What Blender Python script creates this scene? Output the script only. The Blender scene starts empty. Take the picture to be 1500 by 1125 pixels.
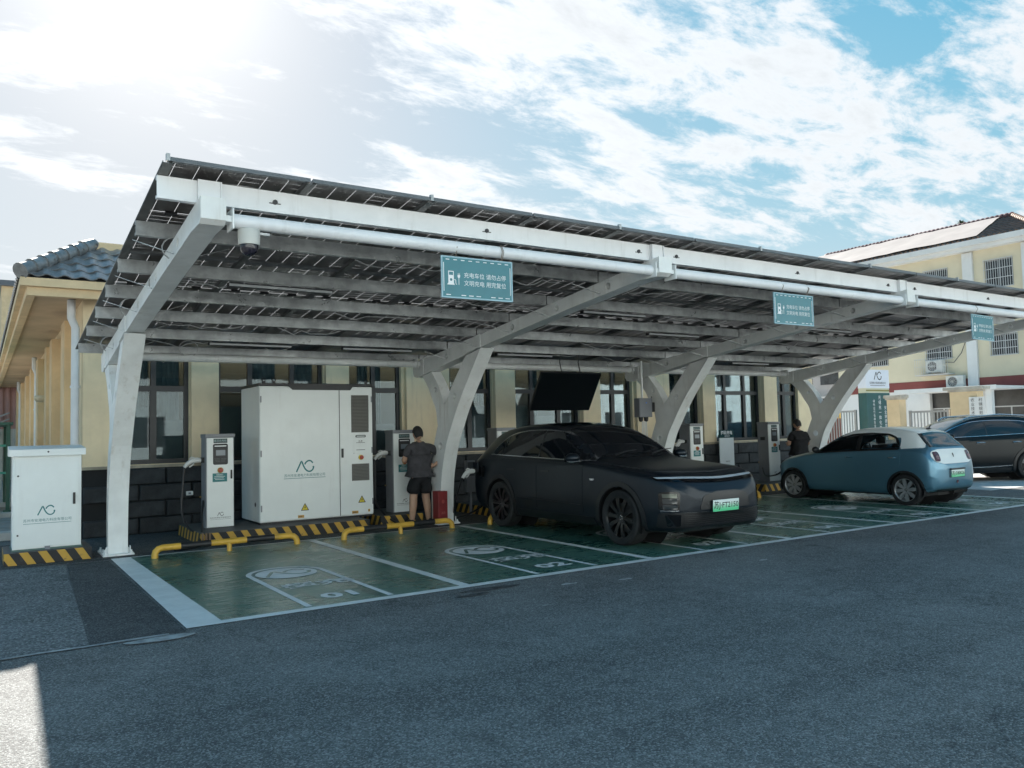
import bpy, bmesh, math, random
import numpy as np
from mathutils import Vector, Matrix
from mathutils.bvhtree import BVHTree
from mathutils.geometry import delaunay_2d_cdt
R = math.radians
random.seed(7)
SC = bpy.context.scene
COL = SC.collection

# ------------------------------------------------------------------ camera
cam_d = bpy.data.cameras.new('camera')
cam_d.sensor_width = 36.0
cam_d.lens = 36.0 * 1185.29 / 1500.0
cam_d.clip_start = 0.05
cam_d.clip_end = 3000
cam = bpy.data.objects.new('camera', cam_d)
COL.objects.link(cam)
YAW, PIT, ROL = 0.5826, 0.0572, -0.0242
fw = Vector((math.sin(YAW) * math.cos(PIT), math.cos(YAW) * math.cos(PIT), math.sin(PIT)))
rt = Vector((math.cos(YAW), -math.sin(YAW), 0))
up = rt.cross(fw)
r2 = rt * math.cos(ROL) + up * math.sin(ROL)
u2 = up * math.cos(ROL) - rt * math.sin(ROL)
cam.matrix_world = Matrix(((r2.x, u2.x, -fw.x, -1.567), (r2.y, u2.y, -fw.y, -7.075), (r2.z, u2.z, -fw.z, 1.541), (0, 0, 0, 1)))
SC.camera = cam

# ------------------------------------------------------------------ sky and sun
SUN_AZ, SUN_EL = R(9.0), R(30.0)      # azimuth from +Y towards +X
sund = Vector((math.sin(SUN_AZ) * math.cos(SUN_EL), math.cos(SUN_AZ) * math.cos(SUN_EL), math.sin(SUN_EL)))
world = bpy.data.worlds.new('World')
SC.world = world
world.use_nodes = True
nt = world.node_tree
nt.nodes.clear()


class NG:
    """tiny helper to write node graphs"""
    def __init__(s, tree):
        s.t = tree

    def n(s, typ, ins=None, **kw):
        nd = s.t.nodes.new(typ)
        for k, v in kw.items():
            setattr(nd, k, v)
        for k, v in (ins or {}).items():
            sock = nd.inputs[k]
            if isinstance(v, bpy.types.NodeSocket):
                s.t.links.new(v, sock)
            else:
                sock.default_value = v
        return nd

    def math(s, op, a, b=0.0, c=0.0, clamp=False):
        return s.n('ShaderNodeMath', {0: a, 1: b, 2: c}, operation=op, use_clamp=clamp).outputs[0]

    def vmath(s, op, a, b=(0, 0, 0)):
        nd = s.n('ShaderNodeVectorMath', {0: a, 1: b}, operation=op)
        return nd.outputs['Value'] if op in ('DOT_PRODUCT', 'LENGTH') else nd.outputs[0]

    def mix(s, f, a, b):
        nd = s.n('ShaderNodeMix', data_type='RGBA')
        for k, v in ((0, f), (6, a), (7, b)):
            if isinstance(v, bpy.types.NodeSocket):
                s.t.links.new(v, nd.inputs[k])
            else:
                nd.inputs[k].default_value = (*v, 1) if (k and len(v) == 3) else v
        return nd.outputs[2]

    def noise(s, vec, scale, detail=4, rough=.55, dist=0.0):
        return s.n('ShaderNodeTexNoise', {'Vector': vec, 'Scale': scale, 'Detail': detail, 'Roughness': rough, 'Distortion': dist}).outputs[0]

    def ss(s, v, lo, hi, a=0.0, b=1.0):
        return s.n('ShaderNodeMapRange', {0: v, 1: lo, 2: hi, 3: a, 4: b}, interpolation_type='SMOOTHSTEP').outputs[0]


g = NG(nt)
tc = g.n('ShaderNodeTexCoord').outputs['Generated']
sky = g.n('ShaderNodeTexSky', sky_type='NISHITA', sun_disc=False)
sky.sun_elevation = SUN_EL
sky.sun_rotation = SUN_AZ
sky.altitude = 50
sky.air_density = 1.0
sky.dust_density = 0.35
sky.ozone_density = 2.0
sx = g.n('ShaderNodeSeparateXYZ', {0: tc})
zc = g.math('MAXIMUM', sx.outputs[2], 0.0)
den = g.math('ADD', zc, 0.16)
pu = g.math('DIVIDE', sx.outputs[0], den)
pv = g.math('DIVIDE', sx.outputs[1], den)
uv = g.n('ShaderNodeCombineXYZ', {0: pu, 1: pv, 2: 0.37}).outputs[0]
# stretched, turned cloud coordinates (streets running up to the right of the view)
mp = g.n('ShaderNodeMapping', {'Vector': uv, 'Rotation': (0, 0, R(-55)), 'Scale': (0.62, 1.25, 1), 'Location': (-16.59, -10.1, 0)}).outputs[0]
n1 = g.noise(mp, 1.35, 9, .60, .15)
n2 = g.noise(mp, 6.2, 9, .66, .25)
n3 = g.noise(uv, 0.55, 3, .5)
nn = g.math('ADD', g.math('MULTIPLY', n1, .47), g.math('MULTIPLY', n2, .53))
sdot = g.vmath('DOT_PRODUCT', tc, tuple(sund))
# more cover on the side away from the sun (upper right of the view), thin near the sun
ax = Vector((0.80, 0.36, 0.46)).normalized()
bias = g.ss(g.vmath('DOT_PRODUCT', tc, tuple(ax)), .62, .99, 0.0, .06)
ax2 = Vector((-0.06, 0.92, 0.30)).normalized()
bias2 = g.ss(g.vmath('DOT_PRODUCT', tc, tuple(ax2)), .93, 1.0, 0.0, .01)
cov = g.math('ADD', g.math('ADD', nn, bias), bias2)
cov = g.math('ADD', cov, g.math('MULTIPLY', g.math('SUBTRACT', n3, .5), .22))
mask = g.ss(cov, .53, .635)
low = g.ss(sx.outputs[2], .02, .16)
mask = g.math('MULTIPLY', mask, g.math('ADD', .25, g.math('MULTIPLY', low, .75)))
fwd = g.math('POWER', g.math('MAXIMUM', sdot, 0.0), 8.0)
thick = g.ss(cov, .60, .78)
soft = g.noise(mp, 7.0, 6, .6)
cl = g.math('ADD', 1.76, g.math('MULTIPLY', fwd, .3))
shade = g.math('MULTIPLY', thick, g.math('ADD', .06, g.math('MULTIPLY', soft, .24)))
cl = g.math('MULTIPLY', cl, g.math('SUBTRACT', 1.0, shade))
ccol = g.n('ShaderNodeCombineXYZ', {0: g.math('MULTIPLY', cl, .97), 1: cl, 2: g.math('MULTIPLY', cl, 1.03)}).outputs[0]
skc = g.n('ShaderNodeHueSaturation', {'Saturation': 1.42, 'Value': 1.0, 'Color': sky.outputs[0]}).outputs[0]
skc = g.vmath('MULTIPLY', skc, (.91, .99, 1.08))
# soft shoulder: the phone's own compression of the very bright sky round the sun
skc = g.vmath('DIVIDE', skc, g.vmath('ADD', g.vmath('MULTIPLY', skc, (.56, .56, .56)), (1, 1, 1)))
mixed = g.mix(g.math('MULTIPLY', mask, .92), skc, ccol)
sd0 = g.math('MAXIMUM', sdot, 0.0)
glow = g.math('ADD', g.math('MULTIPLY', g.math('POWER', sd0, 110.0), .7), g.math('MULTIPLY', g.math('POWER', sd0, 22.0), .04))
mixed = g.vmath('ADD', mixed, g.n('ShaderNodeCombineXYZ', {0: glow, 1: glow, 2: g.math('MULTIPLY', glow, .95)}).outputs[0])
bg = g.n('ShaderNodeBackground', {'Color': mixed, 'Strength': 0.08})
wo = g.n('ShaderNodeOutputWorld', {'Surface': bg.outputs[0]})

sun_d = bpy.data.lights.new('sun', 'SUN')
sun_d.energy = 2.5
sun_d.angle = R(0.53)
sun_d.color = (1.0, .95, .87)
sun = bpy.data.objects.new('sun', sun_d)
COL.objects.link(sun)
sun.location = sund * 60
sun.rotation_euler = sund.to_track_quat('Z', 'Y').to_euler()

SC.view_settings.view_transform = 'Standard'
SC.view_settings.look = 'None'
SC.view_settings.gamma = 1.0
SC.view_settings.exposure = 2.82
SC.view_settings.use_curve_mapping = False
SC.cycles.max_bounces = 8
SC.cycles.transparent_max_bounces = 12
SC.cycles.use_denoising = True
SC.cycles.caustics_reflective = False
SC.cycles.caustics_refractive = False
SC.cycles.sample_clamp_indirect = 6

# ------------------------------------------------------------------ helpers: materials
MATS = {}


def M(name, col=(.5, .5, .5), rough=.5, metal=0.0, nz=None, bump=None, spec=.5, coat=0.0, alt=None, dirt=None, coords='Object', rz=None, streak=None):
    """procedural principled material: nz=(scale, amount) colour variation, bump=(scale, strength), dirt=(scale, amount, colour)"""
    if name in MATS:
        return MATS[name]
    m = bpy.data.materials.new(name)
    m.use_nodes = True
    t = m.node_tree
    b = t.nodes['Principled BSDF']
    b.inputs['Base Color'].default_value = (*col, 1)
    b.inputs['Roughness'].default_value = rough
    b.inputs['Metallic'].default_value = metal
    b.inputs['Specular IOR Level'].default_value = spec
    b.inputs['Coat Weight'].default_value = coat
    b.inputs['Coat Roughness'].default_value = .06
    q = NG(t)
    co = q.n('ShaderNodeTexCoord').outputs[coords]
    c = None
    if nz:
        f = q.noise(co, nz[0], 6, .6)
        lo = tuple(x * (1 - nz[1]) for x in col)
        hi = tuple(min(1, x * (1 + nz[1])) for x in (alt or col))
        c = q.mix(q.ss(f, .3, .7), lo, hi)
    if dirt:
        f2 = q.ss(q.noise(co, dirt[0], 7, .65), .5, .72, 0, dirt[1])
        c = q.mix(f2, c if c is not None else col, dirt[2])
    if streak:
        sv = q.n('ShaderNodeMapping', {'Vector': co, 'Scale': (9, 9, .9)}).outputs[0]
        f4 = q.math('MULTIPLY', q.ss(q.noise(sv, 1.0, 6, .65), .52, .75, 0, streak[0]), q.ss(q.noise(co, .8, 3), .4, .6))
        c = q.mix(f4, c if c is not None else col, streak[1])
    if c is not None:
        t.links.new(c, b.inputs['Base Color'])
    if rz:
        f3 = q.ss(q.noise(co, rz[0], 5, .6), .3, .7, rough * (1 - rz[1]), min(1, rough * (1 + rz[1])))
        t.links.new(f3, b.inputs['Roughness'])
    if bump:
        bm_ = q.n('ShaderNodeBump', {'Strength': bump[1], 'Distance': .02, 'Height': q.noise(co, bump[0], 5, .6)})
        t.links.new(bm_.outputs[0], b.inputs['Normal'])
    MATS[name] = m
    return m


def glassmat(name, tint=(.5, .55, .58), refl=(.9, .95, 1), base=.06, power=.5):
    m = bpy.data.materials.new(name)
    m.use_nodes = True
    t = m.node_tree
    t.nodes.clear()
    q = NG(t)
    tr = q.n('ShaderNodeBsdfTransparent', {'Color': (*tint, 1)})
    gl = q.n('ShaderNodeBsdfGlossy', {'Color': (*refl, 1), 'Roughness': .015})
    lw = q.n('ShaderNodeFresnel', {'IOR': 1.5}).outputs[0]
    f = q.math('ADD', base, q.math('MULTIPLY', lw, .85), clamp=True)
    mx = q.n('ShaderNodeMixShader', {0: f, 1: tr.outputs[0], 2: gl.outputs[0]})
    q.n('ShaderNodeOutputMaterial', {0: mx.outputs[0]})
    MATS[name] = m
    return m


# ------------------------------------------------------------------ helpers: meshes
def fill2d(vv, ed, loops):
    """triangulate a polygon, leaving its holes open"""
    res = delaunay_2d_cdt(vv, ed, [], 1, 1e-6)
    P, F = res[0], res[2]
    if len(loops) > 1:
        F = [f for f in F if not any(inside(sum((P[i] for i in f), Vector((0, 0))) / len(f), l2) for l2 in loops[1:])]
    else:
        F = [f for f in F if inside(sum((P[i] for i in f), Vector((0, 0))) / len(f), loops[0])]
    return P, F


class MB:
    def __init__(s):
        s.v = []
        s.f = []
        s.mi = []
        s.m = 0

    def add(s, vs, fs, m=None):
        o = len(s.v)
        s.v += [tuple(x) for x in vs]
        s.f += [tuple(i + o for i in f) for f in fs]
        s.mi += [s.m if m is None else m] * len(fs)
        return s

    def box(s, x0, x1, y0, y1, z0, z1, m=None):
        vs = [(x0, y0, z0), (x1, y0, z0), (x1, y1, z0), (x0, y1, z0), (x0, y0, z1), (x1, y0, z1), (x1, y1, z1), (x0, y1, z1)]
        return s.add(vs, [(0, 3, 2, 1), (4, 5, 6, 7), (0, 1, 5, 4), (1, 2, 6, 5), (2, 3, 7, 6), (3, 0, 4, 7)], m)

    def bbox(s, x0, x1, y0, y1, z0, z1, b=.01, m=None):
        """box with chamfered edges"""
        b = min(b, (x1 - x0) / 2.01, (y1 - y0) / 2.01, (z1 - z0) / 2.01)
        bm = bmesh.new()
        bmesh.ops.create_cube(bm, size=1)
        for v in bm.verts:
            v.co = Vector((x0 if v.co.x < 0 else x1, y0 if v.co.y < 0 else y1, z0 if v.co.z < 0 else z1))
        bmesh.ops.bevel(bm, geom=bm.edges[:], offset=b, segments=2, profile=.6, affect='EDGES')
        return s.addbm(bm, m)

    def addbm(s, bm, m=None):
        bm.verts.index_update()
        s.add([v.co[:] for v in bm.verts], [[v.index for v in f.verts] for f in bm.faces], m)
        bm.free()
        return s

    def obox(s, c, size, rot, m=None):
        """oriented box; rot = 3x3 matrix"""
        hx, hy, hz = (k / 2 for k in size)
        vs = []
        for dz in (-hz, hz):
            for dx, dy in ((-hx, -hy), (hx, -hy), (hx, hy), (-hx, hy)):
                vs.append(Vector(c) + rot @ Vector((dx, dy, dz)))
        return s.add(vs, [(0, 3, 2, 1), (4, 5, 6, 7), (0, 1, 5, 4), (1, 2, 6, 5), (2, 3, 7, 6), (3, 0, 4, 7)], m)

    def bar(s, p0, p1, w, h, m=None, upv=(0, 0, 1)):
        p0, p1 = Vector(p0), Vector(p1)
        y = (p1 - p0).normalized()
        z = Vector(upv)
        x = y.cross(z).normalized()
        z = x.cross(y)
        rot = Matrix((x, y, z)).transposed()
        return s.obox((p0 + p1) / 2, (w, (p1 - p0).length, h), rot, m)

    def tube(s, pts, r, n=8, caps=True, m=None):
        pts = [Vector(p) for p in pts]
        rs = r if isinstance(r, (list, tuple)) else [r] * len(pts)
        t0 = (pts[1] - pts[0]).normalized()
        ref = Vector((0, 0, 1)) if abs(t0.z) < .9 else Vector((1, 0, 0))
        nx = t0.cross(ref).normalized()
        vs, fs = [], []
        for i, p in enumerate(pts):
            t = (pts[min(i + 1, len(pts) - 1)] - pts[max(i - 1, 0)]).normalized()
            nx = (nx - t * nx.dot(t)).normalized()
            ny = t.cross(nx)
            for k in range(n):
                a = 2 * math.pi * k / n
                vs.append(p + (nx * math.cos(a) + ny * math.sin(a)) * rs[i])
        for i in range(len(pts) - 1):
            for k in range(n):
                a, b = i * n + k, i * n + (k + 1) % n
                fs.append((a, b, b + n, a + n))
        if caps:
            fs.append(tuple(range(n - 1, -1, -1)))
            fs.append(tuple(range((len(pts) - 1) * n, len(pts) * n)))
        return s.add(vs, fs, m)

    def lathe(s, prof, c, axis='X', n=28, m=None, closed=False):
        """prof: list of (radius, along)"""
        vs, fs = [], []
        k = len(prof)
        for i in range(n):
            a = 2 * math.pi * i / n
            ca, sa = math.cos(a), math.sin(a)
            for r, h in prof:
                p = {'X': (h, r * ca, r * sa), 'Y': (r * sa, h, r * ca), 'Z': (r * ca, r * sa, h)}[axis]
                vs.append((c[0] + p[0], c[1] + p[1], c[2] + p[2]))
        for i in range(n):
            j = (i + 1) % n
            for q in range(k - (0 if closed else 1)):
                q2 = (q + 1) % k
                fs.append((i * k + q, j * k + q, j * k + q2, i * k + q2))
        return s.add(vs, fs, m)

    def poly(s, loops, fn, thick=None, m=None, grid=None):
        """fill a 2D polygon with holes (loops); fn(u, v, w) -> 3D; thick=(w0, w1) gives a solid"""
        vv, ed = [], []
        for lp in loops:
            o = len(vv)
            vv += [Vector(p) for p in lp]
            ed += [(o + i, o + (i + 1) % len(lp)) for i in range(len(lp))]
        P, F = fill2d(vv, ed, loops)
        if thick is None:
            return s.add([fn(p.x, p.y, 0) for p in P], F, m)
        w0, w1 = thick
        s.add([fn(p.x, p.y, w0) for p in P], F, m)
        s.add([fn(p.x, p.y, w1) for p in P], [tuple(reversed(f)) for f in F], m)
        for lp in loops:
            k = len(lp)
            s.add([fn(p[0], p[1], w0) for p in lp] + [fn(p[0], p[1], w1) for p in lp],
                  [(i, (i + 1) % k, (i + 1) % k + k, i + k) for i in range(k)], m)
        return s

    def mesh(s, name, mats, smooth=None, fix=True):
        me = bpy.data.meshes.new(name)
        me.from_pydata(s.v, [], s.f)
        if not isinstance(mats, (list, tuple)):
            mats = [mats]
        for x in mats:
            me.materials.append(x)
        if len(mats) > 1:
            me.polygons.foreach_set('material_index', s.mi)
        if fix:
            bm = bmesh.new()
            bm.from_mesh(me)
            if smooth is not None:
                bmesh.ops.remove_doubles(bm, verts=bm.verts, dist=1e-5)
            bmesh.ops.recalc_face_normals(bm, faces=bm.faces)
            bm.to_mesh(me)
            bm.free()
        if smooth is not None:
            me.shade_smooth()
            me.set_sharp_from_angle(angle=R(smooth))
        me.update()
        return me

    def obj(s, name, mats, parent=None, smooth=None, loc=None, rot=None, **props):
        return link(name, s.mesh(name, mats, smooth), parent, loc, rot, **props)


def link(name, me, parent=None, loc=None, rot=None, **props):
    o = bpy.data.objects.new(name, me)
    COL.objects.link(o)
    if parent is not None:
        o.parent = parent
    if loc is not None:
        o.location = loc
    if rot is not None:
        o.rotation_euler = rot
    for k, v in props.items():
        o[k] = v
    return o


def thing(name, label, category, loc=(0, 0, 0), rz=0.0, group=None):
    o = bpy.data.objects.new(name, None)
    COL.objects.link(o)
    o.empty_display_size = .2
    o.location = loc
    o.rotation_euler = (0, 0, rz)
    o['label'] = label
    o['category'] = category
    if group:
        o['group'] = group
    return o


def copy_tree(o, loc=None, rz=None, label=None, parent=None):
    c = o.copy()
    COL.objects.link(c)
    if parent is not None:
        c.parent = parent
    for ch in list(o.children):
        copy_tree(ch, parent=c)
    if loc is not None:
        c.location = loc
    if rz is not None:
        c.rotation_euler = (0, 0, rz)
    if label:
        c['label'] = label
    return c


def evaluated_mesh(o, name):
    dg = bpy.context.evaluated_depsgraph_get()
    me = bpy.data.meshes.new_from_object(o.evaluated_get(dg))
    me.name = name
    return me


_txt = {}


def text_mesh(body, size, bold=0.0, align='CENTER', spacing=1.0, line=1.0, ext=0.0):
    key = (body, size, bold, align, spacing, line, ext)
    if key in _txt:
        return _txt[key]
    cu = bpy.data.curves.new('text', 'FONT')
    cu.body = body
    cu.size = size
    cu.align_x = align
    cu.align_y = 'CENTER'
    cu.offset = bold
    cu.extrude = ext
    cu.space_character = spacing
    cu.space_line = line
    cu.resolution_u = 2
    o = bpy.data.objects.new('text', cu)
    COL.objects.link(o)
    me = evaluated_mesh(o, 'lettering')
    bpy.data.objects.remove(o)
    bpy.data.curves.remove(cu)
    _txt[key] = me
    return me


def lettering(body, size, mat, parent, loc, rot=(R(90), 0, 0), name='lettering', **kw):
    me = text_mesh(body, size, **kw).copy()
    me.materials.clear()
    me.materials.append(mat)
    return link(name, me, parent, loc, rot)


def catmull(pts, n=8, closed=False):
    P = [np.array(p, float) for p in pts]
    k = len(P)
    out = []
    rng = range(k if closed else k - 1)
    for i in rng:
        p0 = P[(i - 1) % k] if (closed or i > 0) else 2 * P[0] - P[1]
        p1, p2 = P[i], P[(i + 1) % k]
        p3 = P[(i + 2) % k] if (closed or i + 2 < k) else 2 * P[-1] - P[-2]
        for j in range(n):
            t = j / n
            out.append(.5 * ((2 * p1) + (p2 - p0) * t + (2 * p0 - 5 * p1 + 4 * p2 - p3) * t * t + (3 * p1 - p0 - 3 * p2 + p3) * t ** 3))
    if not closed:
        out.append(P[-1])
    return [tuple(p) for p in out]


def rpoly(pts, r, n=4):
    """polygon with rounded corners"""
    out = []
    k = len(pts)
    rr = r if isinstance(r, (list, tuple)) else [r] * k
    for i in range(k):
        p, a, b = (Vector(pts[j]) for j in (i, (i - 1) % k, (i + 1) % k))
        da, db = (a - p), (b - p)
        q = min(rr[i], da.length * .49, db.length * .49)
        if q < 1e-5:
            out.append(tuple(p))
            continue
        s, e = p + da.normalized() * q, p + db.normalized() * q
        for j in range(n + 1):
            t = j / n
            out.append(tuple(s * (1 - t) ** 2 + p * 2 * t * (1 - t) + e * t * t))
    return out


def circle(c, r, n=24, a0=0.0):
    return [(c[0] + r * math.cos(a0 + 2 * math.pi * i / n), c[1] + r * math.sin(a0 + 2 * math.pi * i / n)) for i in range(n)]


def inset(poly, d):
    """move every vertex of a polygon inwards by d"""
    k = len(poly)
    area = sum(poly[i][0] * poly[(i + 1) % k][1] - poly[(i + 1) % k][0] * poly[i][1] for i in range(k))
    sg = 1 if area > 0 else -1
    out = []
    for i in range(k):
        a, p, b = (Vector(poly[j]) for j in ((i - 1) % k, i, (i + 1) % k))
        e = (b - a).normalized()
        out.append((p.x - e.y * d * sg, p.y + e.x * d * sg))
    return out


def inside(p, poly):
    c = False
    j = len(poly) - 1
    for i in range(len(poly)):
        if (poly[i][1] > p[1]) != (poly[j][1] > p[1]) and p[0] < (poly[j][0] - poly[i][0]) * (p[1] - poly[i][1]) / (poly[j][1] - poly[i][1]) + poly[i][0]:
            c = not c
        j = i
    return c

# ------------------------------------------------------------------ ground
def sheet(name, poly, z, mat, parent=None, kind='structure', holes=None, thick=None):
    b = MB()
    b.poly([poly] + (holes or []), lambda u, v, w: (u, v, z + w), thick)
    o = b.obj(name, mat, parent)
    for p in o.data.polygons:
        pass
    if kind:
        o['kind'] = kind
    return o


def flip_up(o):
    me = o.data
    if sum(p.normal.z for p in me.polygons) < 0:
        me.flip_normals()


def asphalt(name, lo, hi, grain=1.0):
    m = bpy.data.materials.new(name)
    m.use_nodes = True
    t = m.node_tree
    b = t.nodes['Principled BSDF']
    q = NG(t)
    co = q.n('ShaderNodeTexCoord').outputs['Object']
    v = q.n('ShaderNodeTexVoronoi', {'Vector': co, 'Scale': 95.0 / grain, 'Randomness': 1.0}, feature='F1')
    cell = q.n('ShaderNodeSeparateColor', {0: v.outputs['Color']}).outputs[0]
    big = q.noise(co, .55, 6, .6)
    mid = q.noise(co, 5.0, 6, .65)
    tone = q.math('ADD', q.math('MULTIPLY', big, .55), q.math('MULTIPLY', mid, .45))
    c = q.mix(q.ss(tone, .36, .64), lo, hi)
    trk = q.noise(q.n('ShaderNodeMapping', {'Vector': co, 'Scale': (.12, 1.5, 1), 'Rotation': (0, 0, R(4))}).outputs[0], 1.0, 6, .6, .3)
    c = q.mix(q.ss(trk, .48, .66, 0, .38), c, tuple(x * .72 for x in lo))
    c = q.mix(q.ss(q.noise(co, .28, 4, .5), .55, .70, 0, .35), c, tuple(min(1, x * 1.25) for x in hi))
    pale = q.ss(cell, .55, 1.0)
    c = q.mix(q.math('MULTIPLY', pale, .48), c, tuple(min(1, x * 2.6) for x in hi))
    dark = q.ss(cell, .35, .05)
    c = q.mix(q.math('MULTIPLY', dark, .5), c, tuple(x * .35 for x in lo))
    # oily dark spots and pale scuffs
    st = q.ss(q.noise(co, .9, 5, .6, 1.2), .63, .74, 0, .5)
    c = q.mix(st, c, tuple(x * .45 for x in lo))
    v2 = q.n('ShaderNodeTexVoronoi', {'Vector': co, 'Scale': 9.0}, feature='F1')
    sc = q.n('ShaderNodeSeparateColor', {0: v2.outputs['Color']}).outputs[1]
    speck = q.math('MULTIPLY', q.ss(v2.outputs['Distance'], .10, .05), q.math('GREATER_THAN', sc, .86))
    c = q.mix(q.math('MULTIPLY', speck, .8), c, (.42, .41, .38))
    # thin cracks
    wv = q.n('ShaderNodeTexVoronoi', {'Vector': q.vmath('ADD', co, q.n('ShaderNodeTexNoise', {'Vector': co, 'Scale': 1.3, 'Detail': 5.0}).outputs['Color']), 'Scale': .33}, feature='DISTANCE_TO_EDGE')
    ck = q.math('MULTIPLY', q.ss(wv.outputs['Distance'], .006, .002), q.ss(q.noise(co, .5, 3), .52, .6))
    c = q.mix(q.math('MULTIPLY', ck, .3), c, tuple(x * .3 for x in lo))
    t.links.new(c, b.inputs['Base Color'])
    b.inputs['Roughness'].default_value = .82
    b.inputs['Specular IOR Level'].default_value = .2
    h = q.math('ADD', q.math('MULTIPLY', v.outputs['Distance'], -.9), q.math('MULTIPLY', mid, .3))
    bp = q.n('ShaderNodeBump', {'Strength': .55, 'Distance': .012, 'Height': h})
    t.links.new(bp.outputs[0], b.inputs['Normal'])
    MATS[name] = m
    return m


asph = asphalt('asphalt', (.100, .100, .098), (.172, .173, .168), .85)
asph2 = asphalt('old_asphalt', (.105, .106, .105), (.180, .182, .180), 1.4)
asph3 = asphalt('dark_asphalt', (.052, .053, .054), (.092, .094, .095), 1.0)
conc = M('concrete', (.30, .29, .275), .85, nz=(2.2, .22), bump=(40, .25), dirt=(1.1, .5, (.14, .135, .13)))
conc_pale = M('pale_concrete', (.47, .46, .44), .85, nz=(3, .15), bump=(40, .2), dirt=(2, .4, (.25, .24, .23)))

gd = sheet('ground', [(-700, -700), (700, -700), (700, 700), (-700, 700)], 0, asph)
flip_up(gd)
for nm, po, z, ma in (
        ('asphalt_patch', [(-9, -.14), (-.86, -.17), (-.80, 1.2), (-.66, 4.55), (-9, 4.75)], .004, asph2),
        ('repair_strip', [(-.86, -.15), (-.17, -.15), (-.17, 4.5), (-.64, 4.55)], .004, asph3),
        ('walkway', [(-1.45, 4.62), (18.5, 4.62), (18.5, 7.38), (-1.45, 7.38)], .004, asph3),
        ('concrete_yard', [(-14, 9.2), (-.45, 9.2), (-.45, 45), (-14, 45)], .004, conc),
        ('concrete_lane', [(16.6, 1.9), (60, 1.9), (60, 40), (18.6, 40), (18.6, 7.3), (17.2, 4.7)], .004, conc_pale)):
    flip_up(sheet(nm, po, z, ma))
# worn seam and cement splash in front of the old asphalt
seam_m = M('cement_splash', (.34, .34, .335), .9, nz=(9, .3), bump=(60, .3), dirt=(6, .8, (.13, .13, .135)))
random.seed(3)
pts = [(-9 + i * .3, -.20 + random.uniform(-.012, .012)) for i in range(30)]
pts2 = [(p[0], p[1] + .035 + random.uniform(0, .02)) for p in reversed(pts)]
flip_up(sheet('cement_seam', pts + pts2, .008, seam_m))
flip_up(sheet('cement_splash', rpoly([(-.62, -.33), (-.40, -.38), (-.22, -.36), (-.10, -.27), (-.24, -.21), (-.48, -.225), (-.66, -.25)], .06), .010, seam_m))
for k, (x, y, s) in enumerate([(3.35, -.55, .10), (3.95, -.72, .09), (5.9, -.85, .07), (2.6, -1.2, .04)]):
    flip_up(sheet('pale_scuff', [(x + s * math.cos(a) * random.uniform(.7, 1.3), y + s * .35 * math.sin(a) * random.uniform(.7, 1.3)) for a in [i * 2 * math.pi / 12 for i in range(12)]], .004, seam_m))
tar = M('tar_stain', (.055, .055, .056), .7, nz=(14, .7), bump=(60, .3))
for x, y, s, q_ in ((2.62, -.24, .30, .3), (2.35, -.40, .16, .4)):
    flip_up(sheet('tar_stain', [(x + s * math.cos(a) * random.uniform(.6, 1.25), y + s * q_ * math.sin(a) * random.uniform(.6, 1.25)) for a in [i * 2 * math.pi / 16 for i in range(16)]], .004, tar))

# ------------------------------------------------------------------ painted bays
def floor_paint():
    m = bpy.data.materials.new('green_floor_paint')
    m.use_nodes = True
    t = m.node_tree
    b = t.nodes['Principled BSDF']
    q = NG(t)
    co = q.n('ShaderNodeTexCoord').outputs['Object']
    a = q.noise(co, .9, 6, .6)
    f = q.noise(q.n('ShaderNodeMapping', {'Vector': co, 'Scale': (2.2, 14, 1)}).outputs[0], 1.6, 6, .65)
    c = q.mix(q.ss(a, .35, .66), (.054, .142, .110), (.084, .190, .152))
    c = q.mix(q.ss(f, .55, .75, 0, .45), c, (.085, .125, .110))
    c = q.mix(q.ss(q.noise(co, 30, 4), .66, .74, 0, .5), c, (.02, .04, .035))
    tm = q.noise(q.n('ShaderNodeMapping', {'Vector': co, 'Scale': (3.2, .22, 1)}).outputs[0], 1.6, 6, .6, .4)
    c = q.mix(q.ss(tm, .54, .70, 0, .55), c, (.022, .040, .035))
    c = q.mix(q.ss(q.noise(co, 1.7, 7, .7), .60, .72, 0, .4), c, (.13, .165, .15))
    t.links.new(c, b.inputs['Base Color'])
    t.links.new(q.ss(q.math('ADD', q.math('MULTIPLY', a, .5), q.math('MULTIPLY', f, .5)), .35, .65, .20, .40), b.inputs['Roughness'])
    bp = q.n('ShaderNodeBump', {'Strength': .10, 'Distance': .01, 'Height': q.noise(co, 24, 5, .6)})
    t.links.new(bp.outputs[0], b.inputs['Normal'])
    MATS['floor'] = m
    return m


def line_paint(name, col, wear=.64, fade=(.17, .20, .19)):
    m = bpy.data.materials.new(name)
    m.use_nodes = True
    t = m.node_tree
    b = t.nodes['Principled BSDF']
    q = NG(t)
    co = q.n('ShaderNodeTexCoord').outputs['Object']
    a = q.noise(co, 3.0, 7, .7)
    f = q.noise(co, 38, 5, .7)
    w = q.math('ADD', q.math('MULTIPLY', a, .6), q.math('MULTIPLY', f, .4))
    c = q.mix(q.ss(a, .35, .65), tuple(x * .86 for x in col), col)
    c = q.mix(q.ss(w, wear - .08, wear + .04), c, fade)
    t.links.new(c, b.inputs['Base Color'])
    b.inputs['Roughness'].default_value = .55
    MATS[name] = m
    return m


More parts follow.
